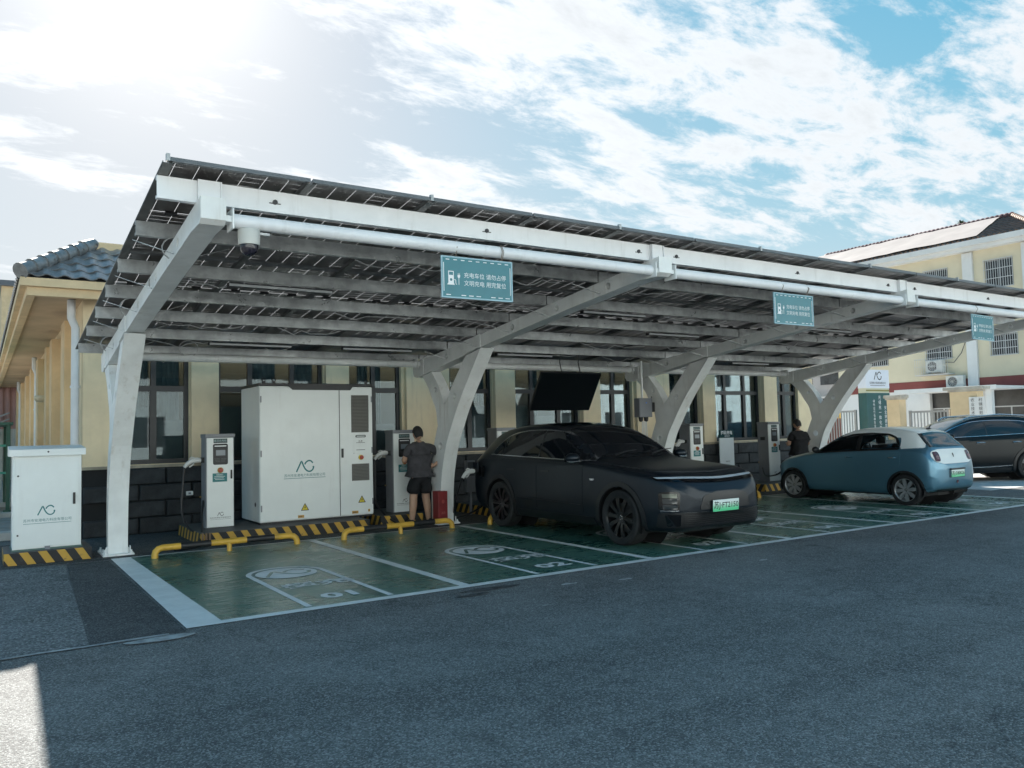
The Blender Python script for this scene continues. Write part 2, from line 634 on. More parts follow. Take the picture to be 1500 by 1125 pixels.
floor_m = floor_paint()
line_m = line_paint('white_line_paint', (.80, .80, .78), .70, (.34, .36, .35))
mark_m = line_paint('marking_paint', (.82, .82, .82), .72)
BW, BD = 2.507, 4.57
flip_up(sheet('parking_floor', [(-.12, 0), (15.2, 0), (15.2, BD), (-.12, BD)], .004, floor_m))
lines = MB()
lines.add([(-.15, -.06, .008), (.15, -.06, .008), (.10, BD, .008), (-.13, BD, .008)], [(0, 1, 2, 3)])
for k in range(1, 7):
    x = k * BW
    lines.add([(x - .055, .06, .008), (x + .055, .06, .008), (x + .055, BD - .05, .008), (x - .055, BD - .05, .008)], [(0, 1, 2, 3)])
lines.add([(.15, -.06, .008), (15.2, -.06, .008), (15.2, .06, .008), (.15, .06, .008)], [(0, 1, 2, 3)])
lines.add([(-.13, BD, .008), (15.2, BD, .008), (15.2, BD + .055, .008), (-.13, BD + .055, .008)], [(0, 1, 2, 3)])
lo = lines.obj('parking_lines', line_m, kind='structure')
flip_up(lo)


def ribbon(pts, w):
    """closed outline of a stroke of width w"""
    L, Rr = [], []
    for i, p in enumerate(pts):
        a, b = Vector(pts[max(i - 1, 0)]), Vector(pts[min(i + 1, len(pts) - 1)])
        t = (b - a).normalized()
        L.append((p[0] - t.y * w / 2, p[1] + t.x * w / 2))
        Rr.append((p[0] + t.y * w / 2, p[1] - t.x * w / 2))
    return L + Rr[::-1]


LOGO = [ribbon([(-.52, -.32), (-.24, .27), (-.215, .285), (-.19, .25)] + catmull([(-.10, .02), (.0, -.16), (.13, -.28), (.28, -.31), (.42, -.24), (.50, -.10)], 4), .082),
        ribbon(catmull([(-.03, .10), (.06, .23), (.20, .31), (.34, .29), (.46, .17)], 4), .082),
        circle((.49, -.06), .058, 8)]


def logo(parent, mat, size, loc, vertical=True, name='emblem'):
    b = MB()
    for lp in LOGO:
        if vertical:
            b.poly([[(p[0] * size, p[1] * size) for p in lp]], lambda u, v, w: (u, w, v))
        else:
            b.poly([[(p[0] * size, p[1] * size) for p in lp]], lambda u, v, w: (u, v, w))
    return b.obj(name, mat, parent, loc=loc)


def bay_marking(k):
    cx = k * BW + 1.325
    b = MB()
    hw, top = .40, 2.02
    arc = [(cx - hw, .10)] + [(cx - hw * math.cos(math.pi * i / 20), top + hw * math.sin(math.pi * i / 20)) for i in range(21)] + [(cx + hw, .10)]
    b.poly([ribbon(arc, .058)], lambda u, v, w: (u, v, .008))
    b.poly([circle((cx, top - .02), .335, 28)], lambda u, v, w: (u, v, .008))
    o = b.obj('bay_marking', mark_m, kind='structure')
    flip_up(o)
    lg = logo(None, floor_m, .50, (cx, top - .02, .012), False, 'floor_emblem')
    lg['kind'] = 'structure'
    flip_up(lg)
    for body, sz, y, bold in (('超充', .29, 1.15, .006), ('%02d' % (k + 1), .33, .45, .012)):
        t = lettering(body, sz, mark_m, None, (cx + .05, y, .008), (0, 0, 0), 'floor_lettering', bold=bold, spacing=1.05 if k < 0 else 1.0)
        t.scale = (1.25, 1.0, 1.0)
        t['kind'] = 'structure'


for k in range(6):
    bay_marking(k)

# ------------------------------------------------------------------ the long cream building behind the carport
cream = M('cream_render', (.78, .64, .43), .9, nz=(1.3, .10), bump=(60, .12), dirt=(.7, .35, (.60, .48, .32)), streak=(.35, (.36, .28, .19)))
cream_d = M('ochre_render', (.68, .49, .29), .9, nz=(1.6, .12), bump=(60, .12))
stone_m = M('dark_stone', (.030, .033, .036), .75, nz=(5, .45), bump=(22, .7))
mortar = M('stone_joint', (.016, .017, .018), .9)
frame_m = M('dark_window_frame', (.018, .019, .022), .4)
glass_m = glassmat('window_glass', (.66, .71, .72), (.78, .86, .90), .0)
room_m = M('room_dark', (.15, .165, .17), .9)
blind_m = M('window_film', (.27, .31, .32), .8, nz=(1.5, .2))
curtain_m = M('curtain', (.25, .29, .30), .9, nz=(3, .2))
white_pipe = M('white_pipe', (.66, .67, .68), .45, nz=(3, .06))
tile_m = M('glazed_tile', (.19, .19, .19), .30, nz=(7, .3), coat=.25)
fascia_m = M('fascia_paint', (.72, .55, .34), .85, nz=(2, .10), bump=(40, .1), dirt=(1.3, .3, (.52, .39, .24)))

WY = 7.42
bd = thing('station_building', 'long single storey cream building with dark stone base and tiled eaves behind the carport', 'building', (0, 0, 0))
WINS = [(.30, 1.41, 2), (1.88, 3.78, 3), (4.25, 5.37, 2), (6.45, 7.48, 2), (8.0, 9.82, 3), (10.34, 11.4, 2), (12.62, 13.66, 2), (14.12, 15.99, 3), (16.53, 17.55, 2)]
Z0, Z1 = 1.13, 3.0
b = MB()
b.poly([[(-.2, 1.075), (18.2, 1.075), (18.2, 3.8), (-.2, 3.8)]] + [[(x0, Z0), (x1, Z0), (x1, Z1), (x0, Z1)] for x0, x1, n in WINS], lambda u, v, w: (u, WY + w, v), (0, .22))
b.obj('wall', cream, bd)
b = MB()
# side wall running back, with its dark opening, and the far end wall
b.poly([[(7.64, 0), (45, 0), (45, 3.8), (7.64, 3.8)], [(9.85, .95), (11.05, .95), (11.05, 2.12), (9.85, 2.12)]], lambda u, v, w: (-.2 + w, u, v), (0, .22))
b.box(17.98, 18.2, 7.64, 45, 0, 3.8)
b.obj('side_wall', cream, bd)
MB().box(.05, .1, 9.6, 11.3, .8, 2.3).obj('dark_opening', room_m, bd)
b = MB()
for x0, x1 in ((1.41, 1.88), (3.78, 4.25), (5.42, 5.96), (7.48, 8.0), (9.82, 10.34), (11.44, 11.95), (13.66, 14.12), (15.99, 16.53)):
    MB().box(x0 + .01, x1 - .01, WY - .11, WY, 1.12, 3.62).obj('pilaster', cream, bd)
for y0, y1 in ((8.75, 9.5), (11.7, 12.3), (13.3, 13.9), (16.3, 17.1), (19.6, 20.4), (22.6, 23.4), (26, 26.8), (30, 30.8)):
    MB().box(-.36, -.2, y0, y1, .0, 3.62).obj('pilaster', cream_d, bd)
MB().box(-.24, 18.24, WY - .05, WY + .0, 1.072, 1.118).obj('sill_course', M('sill_render', (.40, .35, .27), .9, nz=(5, .2)), bd)
# stone base: every block is an object of its own
MB().box(-.2, 18.2, WY + .0, WY + .2, 0, 1.07).obj('base_backing', mortar, bd)
random.seed(11)
blocks = []
for v in range(6):
    bm = MB()
    w, h = .80, .255
    q = bmesh.new()
    bmesh.ops.create_cube(q, size=1)
    for vv in q.verts:
        vv.co = Vector((vv.co.x * w, vv.co.y * .06, vv.co.z * h))
    ff = [f for f in q.faces if f.normal.y < -.9]
    rr = bmesh.ops.inset_individual(q, faces=ff, thickness=.022, depth=.022)
    for vv in q.verts:
        if vv.co.y < -.04:
            vv.co += Vector((random.uniform(-.01, .01), random.uniform(-.010, .008), random.uniform(-.008, .008)))
    bm.addbm(q)
    blocks.append(bm.mesh('stone', stone_m))
for row in range(4):
    x = -.2 + (.41 if row % 2 else 0.0)
    while x < 18.15:
        o = link('stone', random.choice(blocks), bd, (x + .41, WY - .028, .135 + row * .267))
        o.rotation_euler = (0, 0, math.pi * 0)
        x += .818
q = MB()
for row in range(4):
    for i in range(20):
        q.box(-.235, -.2, 7.45 + i * .82 + .4 * (row % 2), 7.45 + i * .82 + .4 * (row % 2) + .80, .01 + row * .267, .262 + row * .267)
o = q.obj('side_stone', stone_m, bd)
o['kind'] = 'stuff'

for wi, (x0, x1, n) in enumerate(WINS):
    W = x1 - x0
    yf = WY + .09
    fr = MB()
    t = .065
    fr.box(x0, x0 + t, yf, yf + .07, Z0, Z1).box(x1 - t, x1, yf, yf + .07, Z0, Z1)
    fr.box(x0 + t, x1 - t, yf, yf + .07, Z0, Z0 + .075).box(x0 + t, x1 - t, yf, yf + .07, Z1 - t, Z1)
    fr.box(x0 + t, x1 - t, yf - .004, yf + .07, 2.335, 2.43)
    cuts = [x0 + W / 2] if n == 2 else [x0 + W * .30, x0 + W * .70]
    for c in cuts:
        fr.box(c - .05, c + .05, yf - .002, yf + .068, Z0 + .075, 2.335).box(c - .04, c + .04, yf - .002, yf + .068, 2.43, Z1 - t)
    win = fr.obj('window', frame_m, bd)
    edges = [x0 + t] + cuts + [x1 - t]
    random.seed(40 + wi)
    for i in range(n):
        a, e = edges[i] + (.0 if i == 0 else .05), edges[i + 1] - (.0 if i == n - 1 else .05)
        # opening sash frame and its pane
        ff = MB()
        s = .035
        for (za, zb) in ((Z0 + .075, 2.335), (2.43, Z1 - t)):
            MB().box(a, e, yf + .035, yf + .041, za, zb).obj('pane', glass_m, win)
        h = random.choice((.5, .62, .62, .85))
        if random.random() < .8:
            MB().box(a + .01, e - .01, yf + .10, yf + .11, Z0 + .02, Z0 + .1 + h).obj('window_film', blind_m, win)
        if random.random() < .75:
            k = random.uniform(.35, .95)
            c = MB()
            m_ = 14
            xs = np.linspace(a, a + (e - a) * k, m_) if random.random() < .5 else np.linspace(e - (e - a) * k, e, m_)
            vs = [(x, yf + .17 + .018 * math.sin(j * 1.9), z) for z in (Z0, Z1) for j, x in enumerate(xs)]
            c.add(vs, [(j, j + 1, m_ + j + 1, m_ + j) for j in range(m_ - 1)])
            c.obj('curtain', curtain_m, win, smooth=60)
MB().box(-.0, 18.0, WY + .75, WY + .8, .9, 3.4).obj('room_backdrop', room_m, bd)

# eaves: two-step fascia, soffit, parapet
OV = .62
EY, EX = WY - OV, -1.09
b = MB()
b.box(EX, 19.1, EY, EY + .10, 3.865, 3.99).box(EX, EX + .10, EY + .10, 45, 3.865, 3.99)
b.box(EX + .09, 19.1, EY + .085, EY + .2, 3.735, 3.868).box(EX + .085, EX + .2, EY + .2, 45, 3.735, 3.868)
b.obj('fascia', fascia_m, bd)
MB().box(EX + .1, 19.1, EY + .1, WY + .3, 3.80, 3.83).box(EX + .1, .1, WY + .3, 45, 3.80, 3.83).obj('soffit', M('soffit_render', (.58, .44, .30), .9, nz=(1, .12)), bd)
PYX = 1.02
MB().box(EX + PYX, 19, EY + PYX, EY + PYX + .25, 3.85, 4.84).box(EX + PYX, EX + PYX + .25, EY + PYX + .25, 45, 3.85, 4.84).obj('parapet', fascia_m, bd)
# glazed pantiles: front slope one by one, the rest joined
SL = math.atan2(.72, 1.06)
def tile_geom():
    m_ = MB()
    n = 9
    prof = [(-.125 + .25 * i / (n - 1), .020 * math.sin(2 * math.pi * i / (n - 1) + .6)) for i in range(n)]
    vs, fs = [], []
    for y, zo in ((0, .022), (.34, .0)):
        for x, z in prof:
            vs.append((x, y, z + zo))
        for x, z in prof:
            vs.append((x, y, z + zo - .016))
    for i in range(n - 1):
        fs += [(i, i + 1, 2 * n + i + 1, 2 * n + i), (n + i, 3 * n + i, 3 * n + i + 1, n + i + 1), (i, n + i, n + i + 1, i + 1), (2 * n + i, 2 * n + i + 1, 3 * n + i + 1, 3 * n + i)]
    m_.add(vs, fs)
    return m_
tg = tile_geom()
tme = tg.mesh('tile', tile_m, smooth=35)
rot = Matrix.Rotation(SL, 3, 'X')
MB().add([(EX, EY, 3.995), (19.1, EY, 3.995), (19.1, EY + 1.06, 4.715), (EX + 1.06, EY + 1.06, 4.715)], [(0, 1, 2, 3)]).add([(EX, EY, 3.995), (EX, 45, 3.995), (EX + 1.06, 45, 4.715), (EX + 1.06, EY + 1.06, 4.715)], [(0, 1, 2, 3)]).obj('roof_deck', mortar, bd)
rest = MB()
cnt = 0
random.seed(5)
for row in range(5):
    s = -.03 + row * .262
    y, z = EY + s * math.cos(SL), 4.03 + s * math.sin(SL)
    x = EX + (y - EY) + .21
    while x < 18.9:
        jz = random.uniform(-.004, .004)
        if cnt < 150 and x < 6.5:
            o = link('tile', tme, bd, (x, y, z + jz), (SL, 0, random.uniform(-.012, .012)))
            cnt += 1
        else:
            rest.add([rot @ Vector(v) + Vector((x, y, z)) for v in tg.v], tg.f)
        x += .238
rot2 = Matrix.Rotation(-R(90), 3, 'Z') @ rot
for row in range(5):
    s = -.03 + row * .262
    xx, z = EX + s * math.cos(SL), 4.03 + s * math.sin(SL)
    y = EY + (xx - EX) + .23
    while y < 30:
        rest.add([rot2 @ Vector(v) + Vector((xx, y, z)) for v in tg.v], tg.f)
        y += .238
o = rest.obj('roof_tiling', tile_m, bd, smooth=35)
o['kind'] = 'stuff'
# hip ridge caps
hd = Vector((1.06, 1.06, .72)).normalized()
for i in range(7):
    p = Vector((EX, EY, 4.075)) + hd * (.0 + i * .235)
    MB().tube([p, p + hd * .05, p + hd * .29], [.125, .118, .098], 14).obj('ridge_tile', tile_m, bd, smooth=50)
# downpipes and wall lamps on the side wall
for y in (7.50, 17.9, 28.2):
    d_ = thing('downpipe', 'white plastic downpipe at the building corner beside the white cabinet' if y < 8 else ('white downpipe halfway along the side wall of the cream building' if y < 20 else 'white downpipe far along the side wall of the cream building'), 'downpipe', (-.30, y, 0), group='downpipes on the side wall')
    MB().tube([(0, 0, 0), (0, 0, 3.35), (-.06, 0, 3.5), (-.06, 0, 3.79)], .062, 12).obj('pipe', white_pipe, d_, smooth=50)
    for z in (1.0, 2.4):
        MB().lathe([(.068, -.02), (.075, -.02), (.075, .02), (.068, .02)], (0, 0, z), 'Z', 12, closed=True).obj('clamp', white_pipe, d_)
w_ = thing('wall_lamp', 'round bulkhead lamp high on the side wall of the cream building', 'lamp', (-.40, 14.6, 2.55))
MB().lathe([(.0, -.10), (.08, -.09), (.12, -.03), (.13, .02), (.10, .06), (0, .07)], (0, 0, 0), 'Z', 14).obj('lamp_shade', M('lamp_opal', (.6, .5, .36), .4), w_, smooth=60)
MB().box(.04, .2, -.03, .03, .0, .04).obj('bracket', white_pipe, w_)

# ------------------------------------------------------------------ solar carport
steel_m = M('white_steel', (.80, .81, .80), .42, nz=(2.5, .07), dirt=(1.7, .3, (.60, .59, .56)), rz=(3, .2), streak=(.45, (.45, .40, .34)))
galv_m = M('galvanised_steel', (.36, .37, .375), .38, metal=.55, nz=(6, .22), rz=(5, .3), dirt=(2, .3, (.25, .26, .27)))
beamw_m = M('white_beam', (.80, .81, .83), .40, nz=(2.2, .06), dirt=(1.1, .35, (.60, .62, .65)), streak=(.40, (.46, .45, .43)))
alu_m = M('panel_frame_aluminium', (.16, .165, .17), .45, metal=.3, nz=(5, .1))
rail_m = M('water_channel', (.13, .13, .125), .45, metal=.4, nz=(4, .2))
bolt_m = M('dark_bolt', (.05, .05, .055), .5, metal=.5)
black_pl = M('black_plastic', (.016, .016, .018), .45)
cable_m = M('grey_cable', (.36, .36, .36), .6)
SLP = .118
PA = math.atan(SLP)


def ztop(y):
    return 3.675 - SLP * (y + .2)


def panel_mat():
    m = bpy.data.materials.new('solar_laminate')
    m.use_nodes = True
    t = m.node_tree
    t.nodes.clear()
    q = NG(t)
    co = q.n('ShaderNodeTexCoord').outputs['Object']
    s = q.n('ShaderNodeSeparateXYZ', {0: co})
    u, v = s.outputs[0], s.outputs[1]
    fu = q.math('FRACT', q.math('DIVIDE', q.math('ADD', u, 10.0), .1825))
    fv = q.math('FRACT', q.math('DIVIDE', q.math('ADD', v, 9.5), .0925))
    lu = q.math('LESS_THAN', fu, .022)
    lv = q.math('LESS_THAN', fv, .040)
    mid = q.math('LESS_THAN', q.math('ABSOLUTE', v), .005)
    ln = q.math('MAXIMUM', lu, q.math('MULTIPLY', lv, q.ss(q.noise(co, 2.2, 2), .45, .6)))
    ln = q.math('MAXIMUM', ln, mid)
    c = q.mix(q.noise(co, 1.5, 4), (.066, .058, .054), (.112, .100, .094))
    dk = q.n('ShaderNodeBsdfPrincipled', {'Base Color': c, 'Roughness': .34, 'Specular IOR Level': .4})
    tr = q.n('ShaderNodeBsdfTranslucent', {'Color': (.75, .76, .78, 1)})
    mx = q.n('ShaderNodeMixShader', {0: q.math('MULTIPLY', ln, .30), 1: dk.outputs[0], 2: tr.outputs[0]})
    q.n('ShaderNodeOutputMaterial', {0: mx.outputs[0]})
    return m


lam_m = panel_mat()
cp = thing('solar_carport', 'long white steel carport with a sloping roof of solar panels over the green charging bays', 'carport', (0, 0, 0))
PX0, PW, PG = -.35, 1.134, .022
PL = 2.278
pf = MB()
t = .032
pf.m = 1
pf.box(-PW / 2, PW / 2, -PL / 2, -PL / 2 + t, -.017, .018).box(-PW / 2, PW / 2, PL / 2 - t, PL / 2, -.017, .018)
pf.box(-PW / 2, -PW / 2 + t, -PL / 2 + t, PL / 2 - t, -.017, .018).box(PW / 2 - t, PW / 2, -PL / 2 + t, PL / 2 - t, -.017, .018)
pf.m = 0
pf.add([(-PW / 2 + t, -PL / 2 + t, .008), (PW / 2 - t, -PL / 2 + t, .008), (PW / 2 - t, PL / 2 - t, .008), (-PW / 2 + t, PL / 2 - t, .008)], [(0, 1, 2, 3)])
# three junction boxes on the back of the laminate
for x in (-.35, 0, .35):
    pf.box(x - .05, x + .05, -.03, .03, -.012, .0075, 2)
pme = pf.mesh('solar_panel', [lam_m, alu_m, black_pl])
Y00 = -.45
for i in range(14):
    for j in range(3):
        x = PX0 + PW / 2 + i * (PW + PG)
        s = PL / 2 + j * (PL + .003)
        y = Y00 + s * math.cos(PA)
        z = ztop(Y00) + .018 - s * math.sin(PA)
        link('solar_panel', pme, cp, (x, y, z), (-PA, 0, 0))
# water channels running down the slope between the panels
LEN = 3 * (PL + .003)
for i in range(15):
    x = PX0 - PG / 2 + i * (PW + PG)
    rb = MB()
    for dx in (-.036, .036):
        rb.box(dx - .003, dx + .003, 0, LEN, -.012, .0)
    rb.box(-.036, .036, .0, LEN, -.015, -.012)
    rb.obj('water_channel', rail_m, cp, loc=(x, Y00 + .01, ztop(Y00) + .000), rot=(-PA, 0, 0))
    for j in range(3):
        if i % 2 == 0 and j == 0:
            MB().box(x - .014, x + .014, Y00 - .008, Y00 + .03, ztop(Y00) + .0, ztop(Y00) + .058).obj('panel_clamp', galv_m, cp)
# C purlins
PY = [-.2, .85, 1.98, 2.94, 3.89, 4.86, 5.92]
for k, y in enumerate(PY):
    z1 = ztop(y) - .018
    z0 = z1 - (.185 if k == 0 else .135)
    for x0, x1 in ((-.40, 5.0), (5.02, 10.02), (10.04, 15.78)):
        w = .012
        q = MB()
        q.box(x0, x1, y, y + w, z0, z1).box(x0, x1, y + w, y + .06, z1 - w, z1).box(x0, x1, y + w, y + .06, z0, z0 + w)
        q.box(x0, x1, y + .06 - w, y + .06, z0 + w, z0 + .03).box(x0, x1, y + .06 - w, y + .06, z1 - .03, z1 - w)
        q.obj('purlin', beamw_m if k == 0 else galv_m, cp)
    if k == 0:
        for x in (.55, 2.7, 4.75, 5.35, 7.6, 9.7, 10.4, 12.6, 14.7):
            MB().tube([(x, y - .012, z0 + .09), (x, y + .004, z0 + .09)], .022, 8).box(x - .05, x + .05, y - .006, y, z0 + .075, z0 + .082).obj('bolt', bolt_m, cp)
SH = -.12
RAFT = [(-.36, ztop(-.3) - .195), (-.36, 3.31), (-.30, 3.275), (0, 3.27), (1.31, 3.13), (2.58, 2.975), (3.74, 2.83), (4.3, 2.735), (5.0, 2.63), (5.6, 2.545), (5.82, 2.515), (5.93, 2.53), (5.98, 2.60), (5.98, ztop(5.98) - .178)]
FA_F = [(5.12, 0), (5.11, .45), (5.04, .9), (4.87, 1.36), (4.70, 1.63), (4.54, 1.87), (4.37, 2.09), (4.21, 2.28), (3.97, 2.55), (3.72, 2.83)]
FA_R = [(5.47, 0), (5.48, .6), (5.44, 1.0), (5.37, 1.28), (5.21, 1.64), (5.06, 1.87), (4.88, 2.07), (4.67, 2.31), (4.45, 2.53), (4.22, 2.75)]
BA_F = [(4.97, 1.98), (5.02, 2.10), (5.17, 2.33), (5.40, 2.58)]
BA_R = [(5.21, 1.64), (5.27, 1.92), (5.40, 2.11), (5.53, 2.31), (5.76, 2.53)]
HW = .10
for k in range(4):
    X = k * 5.014
    fn = lambda u, v, w, X=X: (X + w, u, v)
    hs = [circle((y, 3.385 - SLP * (y + .2)), .045, 14) for y in (.55, 1.62, 2.72)] + [circle((4.72, 2.80), .045, 14)]
    MB().poly([RAFT] + hs, fn, (-HW, HW)).obj('rafter', steel_m, cp)
    f1 = [(y + SH, z) for y, z in catmull(FA_F, 3)]
    f2 = [(y + SH, z) for y, z in catmull(FA_R, 3)]
    MB().poly([f1 + f2[::-1], circle((4.63 + SH - .02, 2.12), .055, 16), circle((5.12 + SH, 1.30), .065, 16)], fn, (-HW + .004, HW - .004)).obj('column_arm', steel_m, cp)
    # flange plate bent along the front of the arm, a little wider than the web box
    fl = MB()
    for i in range(len(f1) - 1):
        (y0, z0), (y1, z1) = f1[i], f1[i + 1]
        d = Vector((y1 - y0, z1 - z0)).normalized()
        nx, nz_ = -d.y * .014, d.x * .014
        vs = [(X + sx_, yy, zz) for sx_ in (-HW - .022, HW + .022) for yy, zz in ((y0, z0), (y1, z1), (y1 + nx, z1 + nz_), (y0 + nx, z0 + nz_))]
        fl.add(vs, [(0, 1, 2, 3), (7, 6, 5, 4), (0, 4, 5, 1), (1, 5, 6, 2), (2, 6, 7, 3), (3, 7, 4, 0)])
    fl.obj('flange', steel_m, cp)
    b1 = [(y + SH, z) for y, z in catmull(BA_F, 3)]
    b2 = [(y + SH, z) for y, z in catmull(BA_R, 3)]
    MB().poly([b1 + b2[::-1], circle((5.24 + SH + .03, 2.27), .045, 14)], fn, (-HW + .008, HW - .008)).obj('brace_arm', steel_m, cp)
    # splice collars on the rafter
    for ya, yb in ((3.62, 4.14), (5.55, 5.62)):
        for sg in (-1, 1):
            q = MB()
            za, zb = ztop(ya) - .178, ztop(yb) - .178
            ba = np.interp(ya, [p[0] for p in RAFT[2:12]], [p[1] for p in RAFT[2:12]])
            bb = np.interp(yb, [p[0] for p in RAFT[2:12]], [p[1] for p in RAFT[2:12]])
            q.add([(X + sg * (HW + w), y, z) for w in (.0, .014) for y, z in ((ya, ba + .004), (yb, bb + .004), (yb, zb), (ya, za))], [(0, 1, 2, 3), (4, 5, 6, 7), (0, 1, 5, 4), (1, 2, 6, 5), (2, 3, 7, 6), (3, 0, 4, 7)])
            q.obj('splice_plate', steel_m, cp)
    # base plate with gussets and anchor bolts
    bp = MB().bbox(X - .19, X + .19, 4.88, 5.50, .0, .025, .004)
    for sg in (-1, 1):
        bp.box(X + sg * .145 - .006, X + sg * .145 + .006, 4.95, 4.97, .025, .12)
        bp.add([(X + sg * .10, y, z) for y in (5.06, 5.075) for z in (.025,)] + [(X + sg * .18, 5.06, .025), (X + sg * .18, 5.075, .025), (X + sg * .10, 5.06, .15), (X + sg * .10, 5.075, .15)], [(0, 2, 4), (1, 3, 5), (2, 3, 5, 4)])
    bp.obj('base_plate', steel_m, cp)
    q = MB()
    for sx_ in (-.155, .155):
        for y in (4.92, 5.18, 5.46):
            q.tube([(X + sx_, y, .02), (X + sx_, y, .07)], .013, 8).lathe([(.024, .025), (.024, .043), (0, .043)], (X + sx_, y, 0), 'Z', 6)
    q.obj('anchor_bolt', steel_m, cp)
    # small angle cleats from purlin down to rafter
    for y in PY[1:6]:
        for sg in (-1, 1):
            MB().bar((X + sg * .11, y - .16, ztop(y) - .33), (X + sg * .42, y + .02, ztop(y) - .20), .035, .006).obj('knee_strap', galv_m, cp)
    # end bracket holding the front beam, gutter sockets
    q = MB().box(X - .085, X + .085, -.235, -.205, ztop(-.2) - .235, ztop(-.2) - .015).box(X - .095, X - .085, -.25, -.10, ztop(-.2) - .235, ztop(-.2) - .02).box(X + .085, X + .095, -.25, -.10, ztop(-.2) - .235, ztop(-.2) - .02)
    q.obj('beam_bracket', beamw_m, cp)
    for sg in (-1, 1):
        if (k == 0 and sg < 0) or (k == 3 and sg > 0):
            continue
        MB().box(X + sg * .155 - .006, X + sg * .155 + .006, -.37, -.18, 3.25, 3.42).box(X + min(sg * .1, sg * .16), X + max(sg * .1, sg * .16), -.34, -.21, 3.31, 3.36).obj('pipe_flange', steel_m, cp)
        MB().box(X + sg * .155 - .006, X + sg * .155 + .006, 5.66, 5.86, 2.65, 2.85).box(X + min(sg * .1, sg * .16), X + max(sg * .1, sg * .16), 5.68, 5.82, 2.72, 2.78).obj('pipe_flange', steel_m, cp)
for k in range(3):
    xa, xb = k * 5.014 + .16, (k + 1) * 5.014 - .16
    MB().tube([(xa, -.275, 3.335), (xb, -.275, 3.335)], .060, 18).obj('front_tie_pipe', beamw_m, cp, smooth=50)
    MB().tube([(xa, 5.76, 2.75), (xb, 5.76, 2.75)], .060, 16).obj('rear_tie_pipe', steel_m, cp, smooth=50)
# cables strung along the purlins, joined as one part
random.seed(21)
q = MB()
for y in PY[1:]:
    x = .3
    while x < 15:
        L = random.uniform(.7, 1.6)
        if random.random() < .55:
            z = ztop(y) - .175
            q.tube([(x + L * i / 8, y + .10 + .03 * math.sin(i), z + .02 - random.uniform(.02, .12) * math.sin(math.pi * i / 8)) for i in range(9)], .007, 5, caps=False)
        x += L + random.uniform(.1, .9)
for x, y in ((-.05, .86), (.02, 1.98), (-.12, 3.0), (-.1, 4.9), (14.9, 3.0), (.9, 5.0), (15.3, 1.9)):
    z = ztop(y) - .20
    q.tube([(x + .13 * math.sin(a), y - .02, z + .06 - .11 * (1 - math.cos(a))) for a in np.linspace(-2.6, 2.6, 14)], .007, 5, caps=False)
o = q.obj('loose_cable', cable_m, cp, smooth=60)
o['kind'] = 'stuff'

# batten lamps under the purlins
lamp_w = M('lamp_diffuser', (.42, .43, .44), .4)
def batten(x, y, lab):
    z = ztop(y) - .176
    th_ = thing('batten_lamp', lab, 'lamp', (x, y, z), group='batten lamps under the carport roof')
    MB().bbox(-.6, .6, .0, .075, -.045, -.0, .008).obj('housing', black_pl, th_)
    MB().bbox(-.59, .59, -.012, .004, -.040, -.012, .004).obj('diffuser', lamp_w, th_)
BATT = [(1.30, 1.98, 'thin dark batten lamp under the roof above bay 01, nearer the front edge'),
        (1.75, 4.86, 'thin dark batten lamp above the charger that stands left of the large cabinet'),
        (3.75, 4.86, 'thin dark batten lamp under the roof above the large white power cabinet'),
        (6.25, 1.98, 'thin dark batten lamp right of the second rafter, above the black SUV nose'),
        (6.6, 4.86, 'thin dark batten lamp right above the hanging black screen'),
        (8.4, 2.94, 'thin dark batten lamp between the hanging screen and the third rafter'),
        (11.4, 1.98, 'thin dark batten lamp above the front of bay 05, right of the third rafter'),
        (12.6, 4.86, 'thin dark batten lamp above the person standing in black')]
for a_ in BATT:
    batten(*a_)
random.seed(22)

